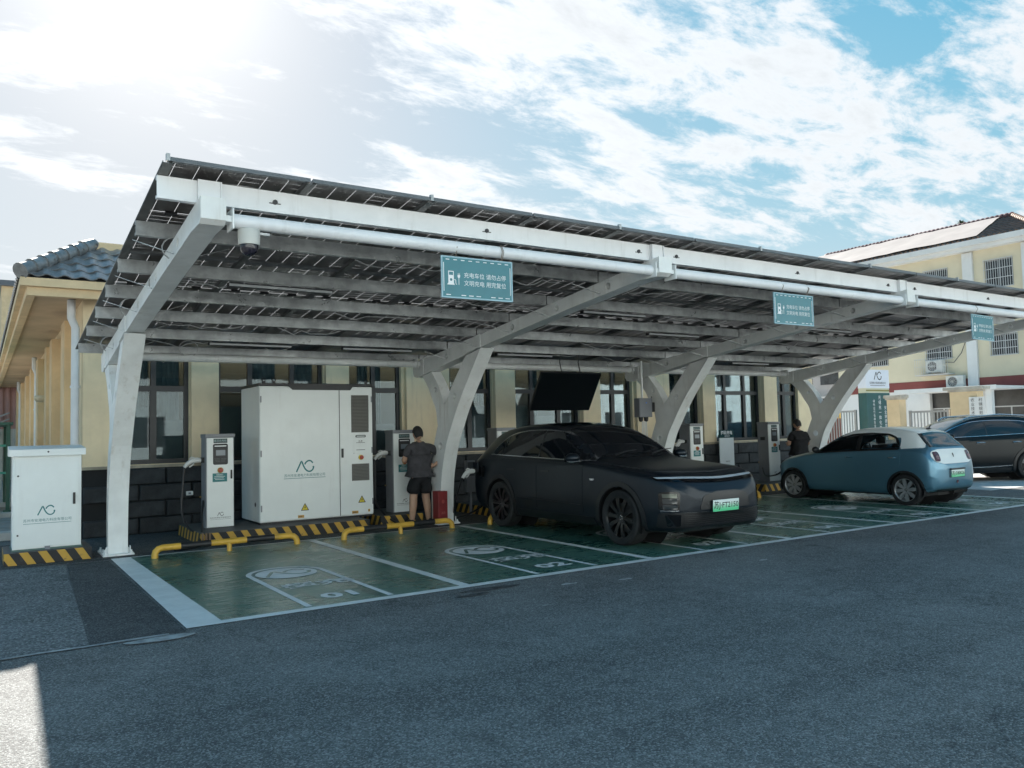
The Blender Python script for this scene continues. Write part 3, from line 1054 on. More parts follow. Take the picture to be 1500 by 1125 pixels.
# hanging signs
teal_m = M('teal_sign_board', (.030, .185, .225), .35, nz=(4, .06))
white_print = M('white_print', (.80, .82, .83), .5)
wire_m = M('rusty_wire', (.22, .17, .13), .6)
gate_w = M('sign_edge', (.30, .48, .55), .4)
def hanging_sign(x, lab, tilt):
    s = thing('hanging_sign', lab, 'sign', (x, -.30, 3.225), tilt, group='teal charging bay signs hung from the front pipe')
    MB().bbox(-.385, .385, -.004, .004, -.38, 0, .002).obj('board', teal_m, s)
    e = MB()
    for a, b_, c, d in ((-.40, .40, .0, .014), (-.40, .40, -.394, -.38), (-.40, -.385, -.38, .0), (.385, .40, -.38, .0)):
        e.box(a, b_, -.008, .008, c, d)
    e.obj('edge_trim', gate_w, s)
    q = MB()
    for i in range(9):
        q.box(-.35 + i * .083, -.31 + i * .083, -.0062, -.005, -.022, -.014)
        if i not in (1, 5):
            q.box(-.35 + i * .083, -.30 + i * .083, -.0062, -.005, -.366, -.358)
    for x_ in (-.377, .370):
        q.box(x_, x_ + .007, -.0062, -.005, -.33, -.05)
    q.obj('dashed_border', white_print, s, kind='stuff')
    y = -.0055
    q = MB()
    fn = lambda u, v, w: (u, y + w, v)
    # charging post symbol with its socket, hose and plug
    q.poly([[(-.325, -.13), (-.265, -.13), (-.265, -.245), (-.255, -.265), (-.338, -.265), (-.325, -.245)], rpoly([(-.317, -.138), (-.317, -.170), (-.273, -.170), (-.273, -.138)], .003), circle((-.295, -.215), .014, 12)], fn)
    q.poly([ribbon(catmull([(-.262, -.215), (-.246, -.215), (-.243, -.25), (-.232, -.258)], 4), .006)], fn)
    q.poly([[(-.225, -.165), (-.195, -.165), (-.197, -.185), (-.205, -.195), (-.215, -.195), (-.223, -.185)]], fn)
    for x_ in (-.219, -.205):
        q.box(x_, x_ + .005, y - .0005, y, -.165, -.148)
    q.box(-.213, -.207, y - .0005, y, -.26, -.195)
    q.obj('charger_symbol', white_print, s)
    lettering('充电车位 请勿占停', .058, white_print, s, (.085, y, -.165))
    lettering('文明充电 用完复位', .058, white_print, s, (.085, y, -.243))
    for x_ in (-.24, .27, .285):
        MB().tube([(x_, 0, .01), (x_ + .004, -.01, .05), (x_ - .002, -.044, .10), (x_, .0, .176), (x_ + .006, .08, .12), (x_, .04, .05)], .0035, 5).obj('hanging_wire', wire_m, s)
hanging_sign(2.52, 'teal hanging sign with white charging lettering above bay 01, nearest of the three', R(-2))
hanging_sign(7.36, 'teal hanging sign with white charging lettering between the second and third rafters', R(0))
hanging_sign(12.17, 'teal hanging sign with white charging lettering in front of the farthest rafter', R(4))

# dome camera on the front pipe
c_ = thing('dome_camera', 'white dome security camera with dark lens globe hung under the front pipe', 'camera', (.31, -.26, 3.277))
MB().lathe([(0, 0), (.09, 0), (.092, -.02), (.088, -.12), (.086, -.13), (0, -.13)], (0, 0, 0), 'Z', 20).obj('housing', M('camera_white', (.55, .55, .52), .4), c_, smooth=40)
MB().lathe([(.076, -.128)] + [(.076 * math.cos(a), -.150 - .075 * math.sin(a)) for a in np.linspace(0, R(88), 8)], (0, 0, 0), 'Z', 20).obj('globe', M('smoked_dome', (.02, .018, .028), .12), c_, smooth=60)
MB().tube([(.0, 0, -.005), (0, -.012, .03)], .03, 10).box(.08, .17, -.02, .02, -.035, -.015).tube([(.16, 0, -.03), (.19, .02, -.02), (.22, .08, .02)], .008, 6).obj('bracket', galv_m, c_)

# hanging screen
tv = thing('hanging_screen', 'large black flat screen hung tilted under the carport behind the black SUV', 'screen', (7.745, 5.0, 2.60))
tilt = math.atan2(.42, .69)
MB().bbox(-.71, .71, -.02, .03, -.81, 0, .006).obj('screen_housing', M('screen_bezel', (.010, .011, .013), .4), tv, rot=(tilt, 0, 0))
MB().box(-.695, .695, -.0245, -.0215, -.795, -.012).obj('screen_glass', M('screen_glass', (.004, .005, .007), .30, spec=.3), tv, rot=(tilt, 0, 0))
for x in (-.22, .22):
    MB().tube([(x, .02, -.02), (x, .08, .20), (x, .03, .45)], .010, 6).bbox(x - .03, x + .03, .0, .06, -.05, .02, .004).obj('hanger', black_pl, tv)

# grey distribution box on a drop pole by the third frame
ib = thing('distribution_box', 'square grey electrical box hung on a drop pole beside the third carport column', 'box', (9.55, 4.96, 1.74))
MB().bbox(-.17, .17, 0, .16, 0, .38, .008).obj('enclosure', M('grey_enclosure', (.17, .18, .20), .5, nz=(3, .08)), ib)
MB().box(-.155, .155, -.006, 0, .015, .365).obj('lid', M('grey_lid', (.19, .20, .22), .5), ib)
MB().box(.0, .025, -.009, -.006, .275, .295).obj('indicator', M('blue_indicator', (.05, .22, .8), .4), ib)
MB().tube([(0, .1, .38), (0, .1, 1.13)], .022, 8).obj('pole', steel_m, ib)
MB().bbox(.18, .27, .02, .12, .1, .3, .02).tube([(.225, .07, .3), (.225, .07, .42)], .012, 6).obj('side_switch', black_pl, ib)
q = MB()
for x in (-.07, .07):
    q.lathe([(.0, 0), (.05, 0), (.042, -.07), (.02, -.09), (0, -.09)], (x, .08, 0), 'Z', 12)
q.obj('gland', black_pl, ib)
q = MB()
for i in range(4):
    x = -.03 + i * .035
    q.tube([(x, .08, -.08), (x * 1.2 + .03, .12, -.3), (x * 1.1 + .1, .18, -.7), (x + .12, .2, -1.4)], .010, 6)
q.obj('white_cable', white_pipe, ib)

# ------------------------------------------------------------------ right: two storey cream office
off_wall = M('pale_cream_render', (.62, .56, .42), .9, nz=(.5, .06), dirt=(.35, .25, (.48, .43, .33)))
off_white = M('white_trim_render', (.64, .65, .65), .85, nz=(.7, .06), dirt=(.6, .3, (.46, .46, .45)))
band_m = M('maroon_band', (.20, .055, .05), .8, nz=(.8, .12))
roof_b = M('brown_roof_tile', (.13, .082, .060), .7, nz=(3, .4))
tarp_m = M('grey_roof_sheet', (.26, .235, .225), .75, nz=(.6, .10), dirt=(.9, .3, (.27, .24, .23)))
bar_m = M('window_bars', (.50, .51, .52), .45)
dkwin = M('dim_window', (.045, .05, .055), .15, nz=(1.5, .4))
ob = thing('office_building', 'pale cream two storey building with maroon band and barred windows at the right', 'building', (40, 0, 0))
WI = [(11.85, 13.18, 7.95, 9.35), (15.0, 16.25, 7.95, 9.35), (18.45, 19.85, 7.95, 9.35), (11.82, 13.08, 4.62, 5.66), (14.98, 16.35, 4.66, 5.8), (18.48, 19.9, 4.58, 5.72)]
D_ = [(11.6, 13.25, .02, 3.0), (15.15, 16.3, .02, 3.02)]
b = MB()
b.poly([[(10.9, 3.6), (21.6, 3.6), (21.6, 9.95), (10.9, 9.95)]] + [[(a, c), (b_, c), (b_, d), (a, d)] for a, b_, c, d in WI], lambda u, v, w: (w, u, v), (0, .25))
b.box(.25, 9, 21.35, 21.6, 3.6, 9.95).box(.25, 9, 10.9, 11.15, 3.6, 9.95)
b.obj('upper_wall', off_wall, ob)
b = MB()
b.poly([[(10.9, 0), (21.6, 0), (21.6, 3.1), (10.9, 3.1)]] + [[(a, c), (b_, c), (b_, d), (a, d)] for a, b_, c, d in D_], lambda u, v, w: (w + .02, u, v), (0, .25))
b.box(.27, 9, 21.36, 21.58, 0, 3.1)
b.obj('lower_wall', off_white, ob)
MB().box(-.03, 9.02, 10.87, 21.63, 3.1, 3.6).obj('maroon_band', band_m, ob)
MB().box(.8, .9, 11, 21.3, 0, 9.9).obj('interior_backdrop', room_m, ob)
for y0, y1 in ((13.70, 14.20), (10.8, 11.4), (17.2, 17.7)):
    if y0 > 17:
        continue
    MB().box(-.14, -.0, y0, y1, 3.62, 9.9).box(-.14, .0, y0, y1, .0, 3.08).obj('pilaster', off_white, ob)
    if y0 > 12:
        MB().box(-.16, -.04, y0, y1, 3.08, 3.62).obj('pilaster_belt', off_white, ob)
b = MB().box(-.45, 9.4, 10.5, 22, 9.95, 10.15).box(-.62, 9.5, 10.3, 22.2, 10.153, 10.42)
b.obj('cornice', off_white, ob)
for wi, (a, b_, c, d) in enumerate(WI):
    fr = MB()
    fr.box(.07, .12, a, a + .06, c, d).box(.07, .12, b_ - .06, b_, c, d).box(.07, .12, a + .06, b_ - .06, d - .06, d).box(.07, .12, a + .06, b_ - .06, c, c + .06).box(.07, .12, (a + b_) / 2 - .03, (a + b_) / 2 + .03, c + .06, d - .06)
    w = fr.obj('window', M('grey_window_frame', (.25, .26, .27), .5), ob)
    for s in (0, 1):
        ya = a + .06 + s * ((b_ - a) / 2 - .03)
        MB().box(.09, .096, ya, ya + (b_ - a) / 2 - .09, c + .06, d - .06).obj('pane', dkwin, w)
    q = MB()
    n = 12
    for i in range(n + 1):
        y = a + (b_ - a) * i / n
        q.box(-.10, -.084, y - .009, y + .009, c - .03, d + .03)
    for i in range(4):
        z = c + (d - c) * i / 3
        q.box(-.106, -.10, a - .02, b_ + .02, z - .016, z + .016)
    for y in (a, b_):
        for z in (c + .05, d - .05):
            q.box(-.084, .0, y - .012, y + .012, z - .012, z + .012)
    q.obj('window_grille', bar_m, w)
for a, b_, c, d in D_:
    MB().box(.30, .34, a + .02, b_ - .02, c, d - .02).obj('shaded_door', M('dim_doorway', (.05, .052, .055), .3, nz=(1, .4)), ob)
    MB().box(.27, .30, a, b_, 2.1, 2.16).box(.27, .30, (a + b_) / 2 - .03, (a + b_) / 2 + .03, .02, 2.1).obj('door_frame', bar_m, ob)
# roof: ridge, slope, grey sheet laid over most of the tiles
RX, RZ, RY0, RY1 = 4.5, 12.35, 13.75, 25.4
EX2, EZ = -.55, 10.42
MB().add([(EX2, 10.4, EZ), (EX2, 26, EZ), (RX, RY1, RZ), (RX, RY0, RZ), (9.5, 10.4, EZ), (9.5, 26, EZ)], [(0, 1, 2, 3), (0, 3, 4), (3, 2, 5, 4)]).obj('roof', M('roof_underlay', (.06, .045, .038), .9), ob)
sdir = Vector((RX - EX2, 0, RZ - EZ))
SLN = sdir.length
sd = sdir.normalized()
sn = Vector((-sd.z, 0, sd.x))
# real tile rolls on the bare part of the slope
q = MB()
for i in range(62):
    y = 10.6 + i * .25
    smax = SLN if y > RY0 else SLN * (y - 10.4) / (RY0 - 10.4)
    k = 0
    while (k + 1) * .34 < smax:
        p = Vector((EX2, y, EZ)) + sd * (k * .34) + sn * .05
        p2 = p + sd * .36 - sn * .025
        q.add([p + Vector((0, -.11, -.03)), p + Vector((0, 0, 0)) + sn * .05, p + Vector((0, .11, -.03)), p2 + Vector((0, -.11, -.03)), p2 + sn * .05, p2 + Vector((0, .11, -.03))], [(0, 1, 4, 3), (1, 2, 5, 4), (0, 2, 1)])
        k += 1
# hip slope at the near end
for i in range(40):
    x = EX2 + i * .25
    smax = 3.9 * (1 - abs(x - RX) / (RX - EX2))
    hd2 = Vector((0, RY0 - 10.4, RZ - EZ)).normalized()
    k = 0
    while (k + 1) * .34 < smax:
        p = Vector((x, 10.4, EZ + .06)) + hd2 * (k * .34)
        p2 = p + hd2 * .36
        q.add([p + Vector((-.11, 0, -.03)), p + Vector((0, 0, .05)), p + Vector((.11, 0, -.03)), p2 + Vector((-.11, 0, -.05)), p2 + Vector((0, 0, .03)), p2 + Vector((.11, 0, -.05))], [(0, 1, 4, 3), (1, 2, 5, 4), (0, 2, 1)])
        k += 1
o = q.obj('roof_tiling', roof_b, ob)
o['kind'] = 'stuff'
def rp(y, s, h):
    return tuple(Vector((EX2, y, EZ)) + sd * s + sn * h)
ny, ns = 24, 6
q = MB()
vs = []
random.seed(4)
for j in range(ns + 1):
    for i in range(ny + 1):
        f = j / ns
        s = .25 + f * (SLN - .45)
        ya = 13.3 + f * 1.0
        y = ya + (26 - f * .5 - ya) * i / ny
        vs.append(rp(y, s, .13 + random.uniform(-.015, .03)))
q.add(vs, [(j * (ny + 1) + i, j * (ny + 1) + i + 1, (j + 1) * (ny + 1) + i + 1, (j + 1) * (ny + 1) + i) for j in range(ns) for i in range(ny)])
q.obj('roof_sheet', tarp_m, ob, smooth=60)
for i in range(46):
    MB().tube([(RX, RY0 + i * .25, RZ + .08), (RX, RY0 + i * .25 + .05, RZ + .10), (RX, RY0 + i * .25 + .27, RZ + .06)], [.13, .14, .11], 8).obj('ridge_tile', M('maroon_ridge_tile', (.15, .075, .075), .6, nz=(5, .2)), ob, smooth=50)
q = MB()
for i in range(14):
    p = Vector((EX2, 10.4, EZ + .05)).lerp(Vector((RX, RY0, RZ + .05)), i / 14)
    p2 = Vector((EX2, 10.4, EZ + .05)).lerp(Vector((RX, RY0, RZ + .05)), (i + 1.1) / 14)
    q.tube([p, p.lerp(p2, .2), p2], [.14, .14, .11], 8)
q.obj('hip_ridge', roof_b, ob, smooth=50)
# side wing beyond, only its white corner shows
wg = thing('side_wing', 'plain white wing rising past the hipped tile roof at the right edge', 'building', (41, 10.2, 0))
MB().box(0, 8, -3.5, .15, 0, 11.9).obj('wall', off_white, wg)
MB().box(-.15, 8.15, -3.65, .3, 11.9, 12.1).obj('coping', off_white, wg)
# air conditioner units on the facade
fan_m = M('fan_dark', (.06, .06, .065), .5)
ac_m = M('air_con_white', (.55, .56, .54), .5, nz=(3, .08))
def aircon(y, z, lab, cage):
    a = thing('air_conditioner', lab, 'air conditioner', (39.95, y, z))
    MB().bbox(-.36, -.06, -.43, .43, 0, .62, .02).obj('casing', ac_m, a)
    MB().lathe([(.0, -.364), (.22, -.364), (.235, -.372), (.25, -.364)], (0, .10, .31), 'X', 20).obj('fan', fan_m, a)
    q = MB()
    for r in (.08, .15, .22):
        q.lathe([(r, -.374), (r + .012, -.38), (r + .012, -.372)], (0, .10, .31), 'X', 18)
    for i in range(6):
        an = i * math.pi / 6
        q.bar((-.378, .10 + .23 * math.cos(an), .31 + .23 * math.sin(an)), (-.378, .10 - .23 * math.cos(an), .31 - .23 * math.sin(an)), .008, .008, upv=(1, 0, 0))
    q.obj('fan_guard', ac_m, a)
    MB().box(-.40, 0, -.38, -.34, -.04, 0).box(-.40, 0, .34, .38, -.04, 0).obj('bracket', bar_m, a)
    if cage:
        q = MB()
        for i in range(16):
            yy = -.85 + i * .115
            q.box(-.62, -.61, yy, yy + .012, -.12, .72)
        for z_ in (-.12, .3, .71):
            q.box(-.625, -.615, -.86, .90, z_, z_ + .016)
        for y_ in (-.85, .875):
            q.box(-.615, .03, y_, y_ + .015, -.12, -.10).box(-.615, .03, y_, y_ + .015, .69, .71)
        q.box(-.6, .03, -.86, .9, -.15, -.125)
        q.obj('cage', bar_m, a)
        MB().tube([(-.1, -.45, .5), (-.1, -.9, .45), (-.1, -1.3, .9), (-.05, -1.65, 1.8), (-.04, -1.6, 3.0)], .018, 6).obj('hose', fan_m, a)
aircon(15.75, 4.0, 'white air conditioner unit in a wall cage under a barred window', True)
aircon(14.75, 3.15, 'white air conditioner unit set on the flat porch roof', False)
po = thing('porch_canopy', 'thin flat white concrete porch roof along the pale office front', 'canopy', (37, 0, 0))
MB().box(0, 2.95, 11.5, 16.4, 2.93, 3.07).obj('slab', off_white, po)
MB().box(-.03, .0, 11.5, 16.4, 2.89, 3.09).obj('edge', off_white, po)
for y in (11.8, 16.0):
    MB().box(.15, .4, y, y + .25, 0, 2.93).obj('post', off_white, po)

# gate line: masonry piers, barred fences, sign boards
FX = 26.0
pier_m = M('beige_pier_render', (.56, .44, .28), .9, nz=(1.5, .1), bump=(50, .1))
cap_m = M('pier_cap', (.36, .34, .30), .9, nz=(3, .2))
def pier(y0, y1, h, lab, cap=.2):
    p = thing('gate_pier', lab, 'pillar', (FX, (y0 + y1) / 2, 0))
    w = (y1 - y0) / 2
    MB().box(-.2, .2, -w, w, 0, h).obj('shaft', pier_m, p)
    MB().box(-.23, .23, -w - .05, w + .05, h, h + .06).bbox(-.27, .27, -w - cap, w + cap, h + .06, h + .17, .02).obj('cap', cap_m, p)
    MB().box(-.207, -.2, -w, w, 1.18, 1.20).obj('joint', mortar, p)
pier(9.42, 9.90, 2.30, 'slim beige gate pier with a grey cap right of the green totem', .09)
pier(6.72, 7.62, 2.46, 'wide beige gate pier behind the white notice board')
steel_g = M('galvanised_fence', (.26, .275, .29), .4, metal=.3, nz=(4, .12))
def fence(y0, y1, h, lab, back=False):
    f = thing('bar_fence', lab, 'fence', (FX, y0, 0))
    L = y1 - y0
    MB().box(-.025, .025, 0, L, h - .07, h).box(-.025, .025, 0, L, .18, .24).obj('rail', steel_g, f)
    n = max(2, int(L / .115))
    bm_ = MB().box(-.014, .014, -.016, .016, .24, h - .07).mesh('bar', steel_g)
    for i in range(n + 1):
        link('bar', bm_, f, (0, .03 + (L - .06) * i / n, 0))
    for y in (0, L):
        MB().box(-.04, .04, y - .04, y + .04, 0, h + .02).obj('post', steel_g, f)
fence(7.80, 9.15, 1.88, 'grey vertical bar fence between the two beige gate piers')
fence(11.3, 15.6, 1.98, 'grey vertical bar fence left of the green totem, seen past the carport column')
nb = thing('notice_board', 'narrow white board with vertical black writing on the wide gate pier', 'sign', (FX - .22, 6.72, 0))
MB().bbox(-.03, .0, -.27, .25, .9, 2.27, .006).obj('board', off_white, nb)
ink = M('black_ink', (.02, .02, .022), .6)
def vcol(parent, text, size, mat, x, y, z, face='-X', step=1.12):
    for i, ch in enumerate(text):
        lettering(ch, size, mat, parent, (x, y, z - i * size * step), (R(90), 0, R(-90)) if face == '-X' else (R(90), 0, 0))
vcol(nb, '农业技术推广服务站', .125, ink, -.034, .13, 2.16)
vcol(nb, '村镇规划建设管理所', .125, ink, -.034, -.12, 2.16)

tot = thing('totem_sign', 'tall dark green totem sign with a white top and the round emblem', 'sign', (26.85, 10.88, 0))
tg_m = M('totem_green', (.010, .075, .080), .4, nz=(2, .1))
tw_m = M('totem_white', (.62, .66, .74), .45)
MB().box(-.75, .75, 0, .34, 0, 2.62).obj('green_body', tg_m, tot)
MB().box(-.75, .75, 0, .34, 2.80, 3.50).obj('white_head', tw_m, tot)
MB().box(-.74, .74, .01, .33, 2.62, 2.80).obj('neck', M('totem_band', (.50, .50, .38), .4), tot)
MB().box(-.742, .742, .002, .01, 2.68, 2.74).obj('gold_strip', M('olive_gold', (.22, .20, .06), .4), tot)
logo(tot, ink, .46, (.02, -.004, 3.27))
lettering('安港电力科技有限公司', .105, ink, tot, (.0, -.004, 2.99))
MB().box(-.48, .48, -.004, -.001, 2.895, 2.910).obj('underline', ink, tot)
vcol(tot, '绿色出行低碳生活从我做起', .12, white_print, -.30, -.004, 2.30, '-Y')
vcol(tot, '光储充一体化充电站', .17, white_print, .07, -.004, 2.44, '-Y')
vcol(tot, '安全便捷欢迎使用', .15, white_print, .42, -.004, 2.05, '-Y')

# buildings further back, seen through the frames
fb = thing('grey_hall', 'plain pale grey hall far behind the bar fence', 'building', (50, 27.5, 0))
MB().box(0, 10, 0, 9, 3.4, 6.6).obj('wall', M('pale_grey_panel', (.42, .41, .42), .8, nz=(.4, .08)), fb)
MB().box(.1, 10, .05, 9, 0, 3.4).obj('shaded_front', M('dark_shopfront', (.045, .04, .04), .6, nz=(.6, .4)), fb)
for y in (.6, 3.2, 6):
    MB().box(-.04, .0, y, y + 1.9, 4.3, 5.5).obj('window', dkwin, fb)
MB().box(-1.2, .1, -.1, 9, 3.3, 3.42).obj('awning', off_white, fb)
kb = thing('maroon_kiosk', 'low dark maroon kiosk with a yellow panel behind the bar fence', 'kiosk', (44, 22.3, 0))
MB().box(0, 3, 0, 4.5, 0, 2.5).obj('wall', M('maroon_cladding', (.09, .028, .022), .7, nz=(1, .2)), kb)
MB().box(-.05, .0, 1.2, 2.6, 1.8, 2.4).obj('yellow_panel', M('yellow_panel', (.55, .34, .05), .6), kb)
MB().box(-.4, 3.2, -.2, 4.7, 2.5, 2.62).obj('roof', cap_m, kb)
cb = thing('cream_house', 'small cream house with a dark window behind the kiosk', 'building', (56, 40, 0))
MB().box(0, 8, 0, 12, 0, 8.2).obj('wall', off_wall, cb)
MB().box(-.06, .0, 1.4, 3.6, 5.0, 6.4).obj('window', dkwin, cb)
MB().box(-.06, .0, 7.0, 9.2, 5.0, 6.4).obj('window', dkwin, cb)
MB().box(-.5, 8.5, -.5, 12.5, 8.2, 8.5).obj('roof', roof_b, cb)

# small conifer whose tip shows over the office ridge
leaf_m = M('conifer_leaf', (.035, .07, .03), .8, nz=(6, .4))
tr = thing('conifer_tree', 'small dark conifer whose tip shows above the office roof ridge', 'tree', (50, 19.3, 0))
MB().tube([(0, 0, 0), (.1, 0, 6), (.05, 0, 13.4)], [.3, .2, .04], 8).obj('trunk', M('bark', (.08, .06, .045), .9), tr, smooth=60)
random.seed(9)
q = MB()
for i in range(2600):
    h = random.uniform(.25, 1)
    z = 14.0 * h
    rr = (1 - h) * 2.6 + .15
    a = random.uniform(0, 6.283)
    d = rr * math.sqrt(random.random()) * (1 + .25 * math.sin(a * 3 + z))
    c = Vector((d * math.cos(a), d * math.sin(a), z))
    s = random.uniform(.10, .26)
    e1 = Vector((random.gauss(0, 1), random.gauss(0, 1), random.gauss(0, .6))).normalized() * s
    e2 = Vector((random.gauss(0, 1), random.gauss(0, 1), random.gauss(0, .6))).normalized() * s * .6
    q.add([c - e1, c + e2, c + e1], [(0, 1, 2)])
q.obj('crown', leaf_m, tr)

# ------------------------------------------------------------------ left background
sh = thing('corrugated_shed', 'pinkish corrugated steel shed with a sloping rail at the far left', 'shed', (-6.0, 32, 0))
pk = M('pink_corrugated', (.36, .20, .18), .6, nz=(1, .15))
gw_ = M('grey_corrugated', (.44, .43, .41), .6, nz=(1, .12))
def corr(x0, x1, z0, z1, y, m_, nm, slope=0):
    q = MB()
    n = int((x1 - x0) / .06)
    vs = []
    for i in range(n + 1):
        x = x0 + (x1 - x0) * i / n
        yy = y + (.02 if i % 4 in (0, 1) else -.02)
        zb = z0 + slope * (x - x0)
        vs += [(x, yy, zb), (x, yy, z1)]
    q.add(vs, [(2 * i, 2 * i + 2, 2 * i + 3, 2 * i + 1) for i in range(n)])
    return q.obj(nm, m_, sh)
corr(0, 6.0, 2.1, 4.6, 0, pk, 'upper_cladding')
corr(0, 6.0, 0, 2.1, .03, gw_, 'lower_cladding')
MB().box(0, 6, .1, 6, 0, 4.55).obj('core', gw_, sh)
MB().bar((2.2, -.5, 1.3), (5.45, -.5, 2.75), .06, .06).bar((2.2, -.5, 1.05), (5.45, -.5, 2.5), .05, .05).obj('stair_rail', steel_g, sh)
gs = thing('green_shelter', 'small shelter on dark green steel posts at the far left', 'shelter', (-1.10, 14.0, 0))
gp = M('green_paint', (.012, .085, .055), .45, nz=(3, .2))
for x, y in ((.07, .02), (-2.2, .02), (.07, 2.5), (-2.2, 2.5)):
    MB().box(x - .04, x + .04, y, y + .08, .06, 1.95).bbox(x - .09, x + .09, y - .05, y + .13, .0, .06, .01).obj('post', gp, gs)
MB().box(-2.4, .16, -.05, 2.7, 1.93, 1.99).obj('roof', gp, gs)
MB().box(-2.2, .03, .04, .08, .85, .9).box(-2.2, .03, .04, .08, 1.45, 1.5).obj('cross_rail', M('teal_rail', (.06, .30, .22), .5), gs)
MB().box(-2.15, .0, 2.3, 2.34, .4, 1.8).obj('back_panel', M('shelter_panel', (.35, .42, .42), .3), gs)
kb_ = MB()
for i in range(3):
    kb_.bbox(-3.8 + i * 1.02, -2.8 + i * 1.02, 7.75 + i * .14, 8.02 + i * .14, 0, .13, .015)
for (x0, x1, y0, y1, h) in ((-3.4, -.75, 12.4, 12.65, .12), (-3.4, -.55, 15.6, 15.9, .12)):
    kb_.bbox(x0, x1, y0, y1, 0, h, .02)
kb_.obj('kerb', conc_pale, kind='structure')
sheetg = MB()
for i in range(6):
    for j in range(9):
        sheetg.bbox(-4.2 + i * .58, -3.66 + i * .58, 9.3 + j * .78, 10.04 + j * .78, .006, .022, .006)
o = sheetg.obj('paving', conc, kind='structure')
yb = thing('ochre_house', 'ochre house gable far behind the cream building at the left edge', 'building', (-.62, 46, 0))
MB().box(0, 6.0, 0, 8, 0, 10.3).obj('wall', fascia_m, yb)
MB().box(-.12, 6.15, -.3, 8.3, 10.3, 10.6).obj('roof', M('slate_roof', (.12, .13, .15), .5), yb)
MB().box(2.0, 3.0, -.05, .0, 7.4, 8.7).obj('window', dkwin, yb)

# ------------------------------------------------------------------ unseen row added opposite to bounce sun under the carport, mirrored in window glass
tw = thing('fill_terrace', 'long pale two storey row added unseen across the yard to bounce sunlight in', 'building', (8, -24, 0))
plm = M('bounce_pale_render', (.68, .75, .76), .9, nz=(.4, .05))  # pale bluish wall tone tuned for the fill light it bounces
b = MB()
hol = []
for i in range(22):
    x = -43 + i * 4.0
    hol += [[(x, 1.1), (x + 1.7, 1.1), (x + 1.7, 2.7), (x, 2.7)], [(x, 4.7), (x + 1.7, 4.7), (x + 1.7, 6.3), (x, 6.3)]]
b.poly([[(-45, 0), (45, 0), (45, 9.2), (-45, 9.2)]] + hol, lambda u, v, w: (u, w, v), (-.25, 0))
b.obj('wall', plm, tw)
MB().box(-45, 45, -9, -.3, 0, 9.1).obj('core', plm, tw)
MB().box(-45.4, 45.4, -9.4, .45, 9.2, 9.55).obj('parapet', off_white, tw)
pm = MB().box(0, 1.7, -.14, -.12, 0, 1.6).mesh('pane', dkwin)
fm_ = MB().box(.0, .06, -.12, -.06, 0, 1.6).box(1.64, 1.7, -.12, -.06, 0, 1.6).box(.82, .88, -.12, -.06, 0, 1.6).mesh('window', bar_m)
for lp in hol:
    w = link('window', fm_, tw, (lp[0][0], 0, lp[0][1]))
    link('pane', pm, w)

# ------------------------------------------------------------------ charging equipment
def hazard_mat():
    m = bpy.data.materials.new('hazard_stripes')
    m.use_nodes = True
    t = m.node_tree
    b = t.nodes['Principled BSDF']
    q = NG(t)
    co = q.n('ShaderNodeTexCoord').outputs['Object']
    s = q.n('ShaderNodeSeparateXYZ', {0: co})
    f = q.math('FRACT', q.math('DIVIDE', q.math('ADD', q.math('ADD', q.math('ADD', s.outputs[0], s.outputs[1]), q.math('MULTIPLY', s.outputs[2], .62)), 40.0), .205))
    st = q.math('LESS_THAN', f, .47)
    wear = q.ss(q.noise(co, 9, 6, .7), .58, .74, 0, .7)
    ye = q.mix(q.noise(co, 5, 5), (.46, .26, .035), (.60, .36, .06))
    c = q.mix(st, (.018, .018, .02), ye)
    c = q.mix(wear, c, (.07, .065, .06))
    # plain cement on top
    up_ = q.n('ShaderNodeSeparateXYZ', {0: q.n('ShaderNodeNewGeometry').outputs['Normal']}).outputs[2]
    c = q.mix(q.math('GREATER_THAN', up_, .6), c, q.mix(q.noise(co, 3, 6), (.045, .047, .05), (.085, .085, .085)))
    t.links.new(c, b.inputs['Base Color'])
    b.inputs['Roughness'].default_value = .65
    return m


haz_m = hazard_mat()
cab_m = M('cabinet_white', (.76, .79, .78), .38, nz=(1.2, .04), dirt=(1.4, .22, (.60, .60, .57)), rz=(2, .2), streak=(.22, (.50, .49, .46)))
cabs_m = M('charger_side_grey', (.20, .21, .23), .45, nz=(3, .08))
teal_ink = M('teal_ink', (.02, .17, .18), .5)
red_m = M('stop_button_red', (.38, .05, .025), .4)
yel_m = M('warning_yellow', (.70, .55, .04), .5)
vent_d = M('vent_dark', (.055, .055, .05), .6)
vent_m = M('vent_slat', (.20, .195, .18), .5)
screen_m = M('charger_screen', (.16, .19, .22), .15)
or_m = M('orange_sticker', (.50, .28, .06), .6)


def plinth(x0, x1, y0, y1, h, lab):
    p = thing('hazard_plinth', lab, 'plinth', ((x0 + x1) / 2, y0, 0), group='black and yellow striped concrete plinths')
    w = (x1 - x0) / 2
    MB().bbox(-w, w, 0, y1 - y0, 0, h, .012).obj('plinth_block', haz_m, p)
    return p


PH = .17
plinth(-1.30, -.32, 4.88, 5.75, .16, 'striped plinth under the small white cabinet left of the first column')
plinth(1.10, 3.70, 5.16, 6.75, PH, 'long striped plinth under the large white power cabinet and its charger')
plinth(4.02, 5.05 - .25, 5.45, 6.75, PH, 'striped plinth under the charger used by the person in grey')
plinth(6.15, 7.6, 5.3, 6.75, PH, 'striped plinth behind the tail of the black SUV')
plinth(11.0, 12.7, 5.3, 6.75, PH, 'striped plinth under the charger left of the printed board')
plinth(13.45, 15.0 - .2, 5.3, 6.75, PH, 'striped plinth beside the front of the blue hatchback')


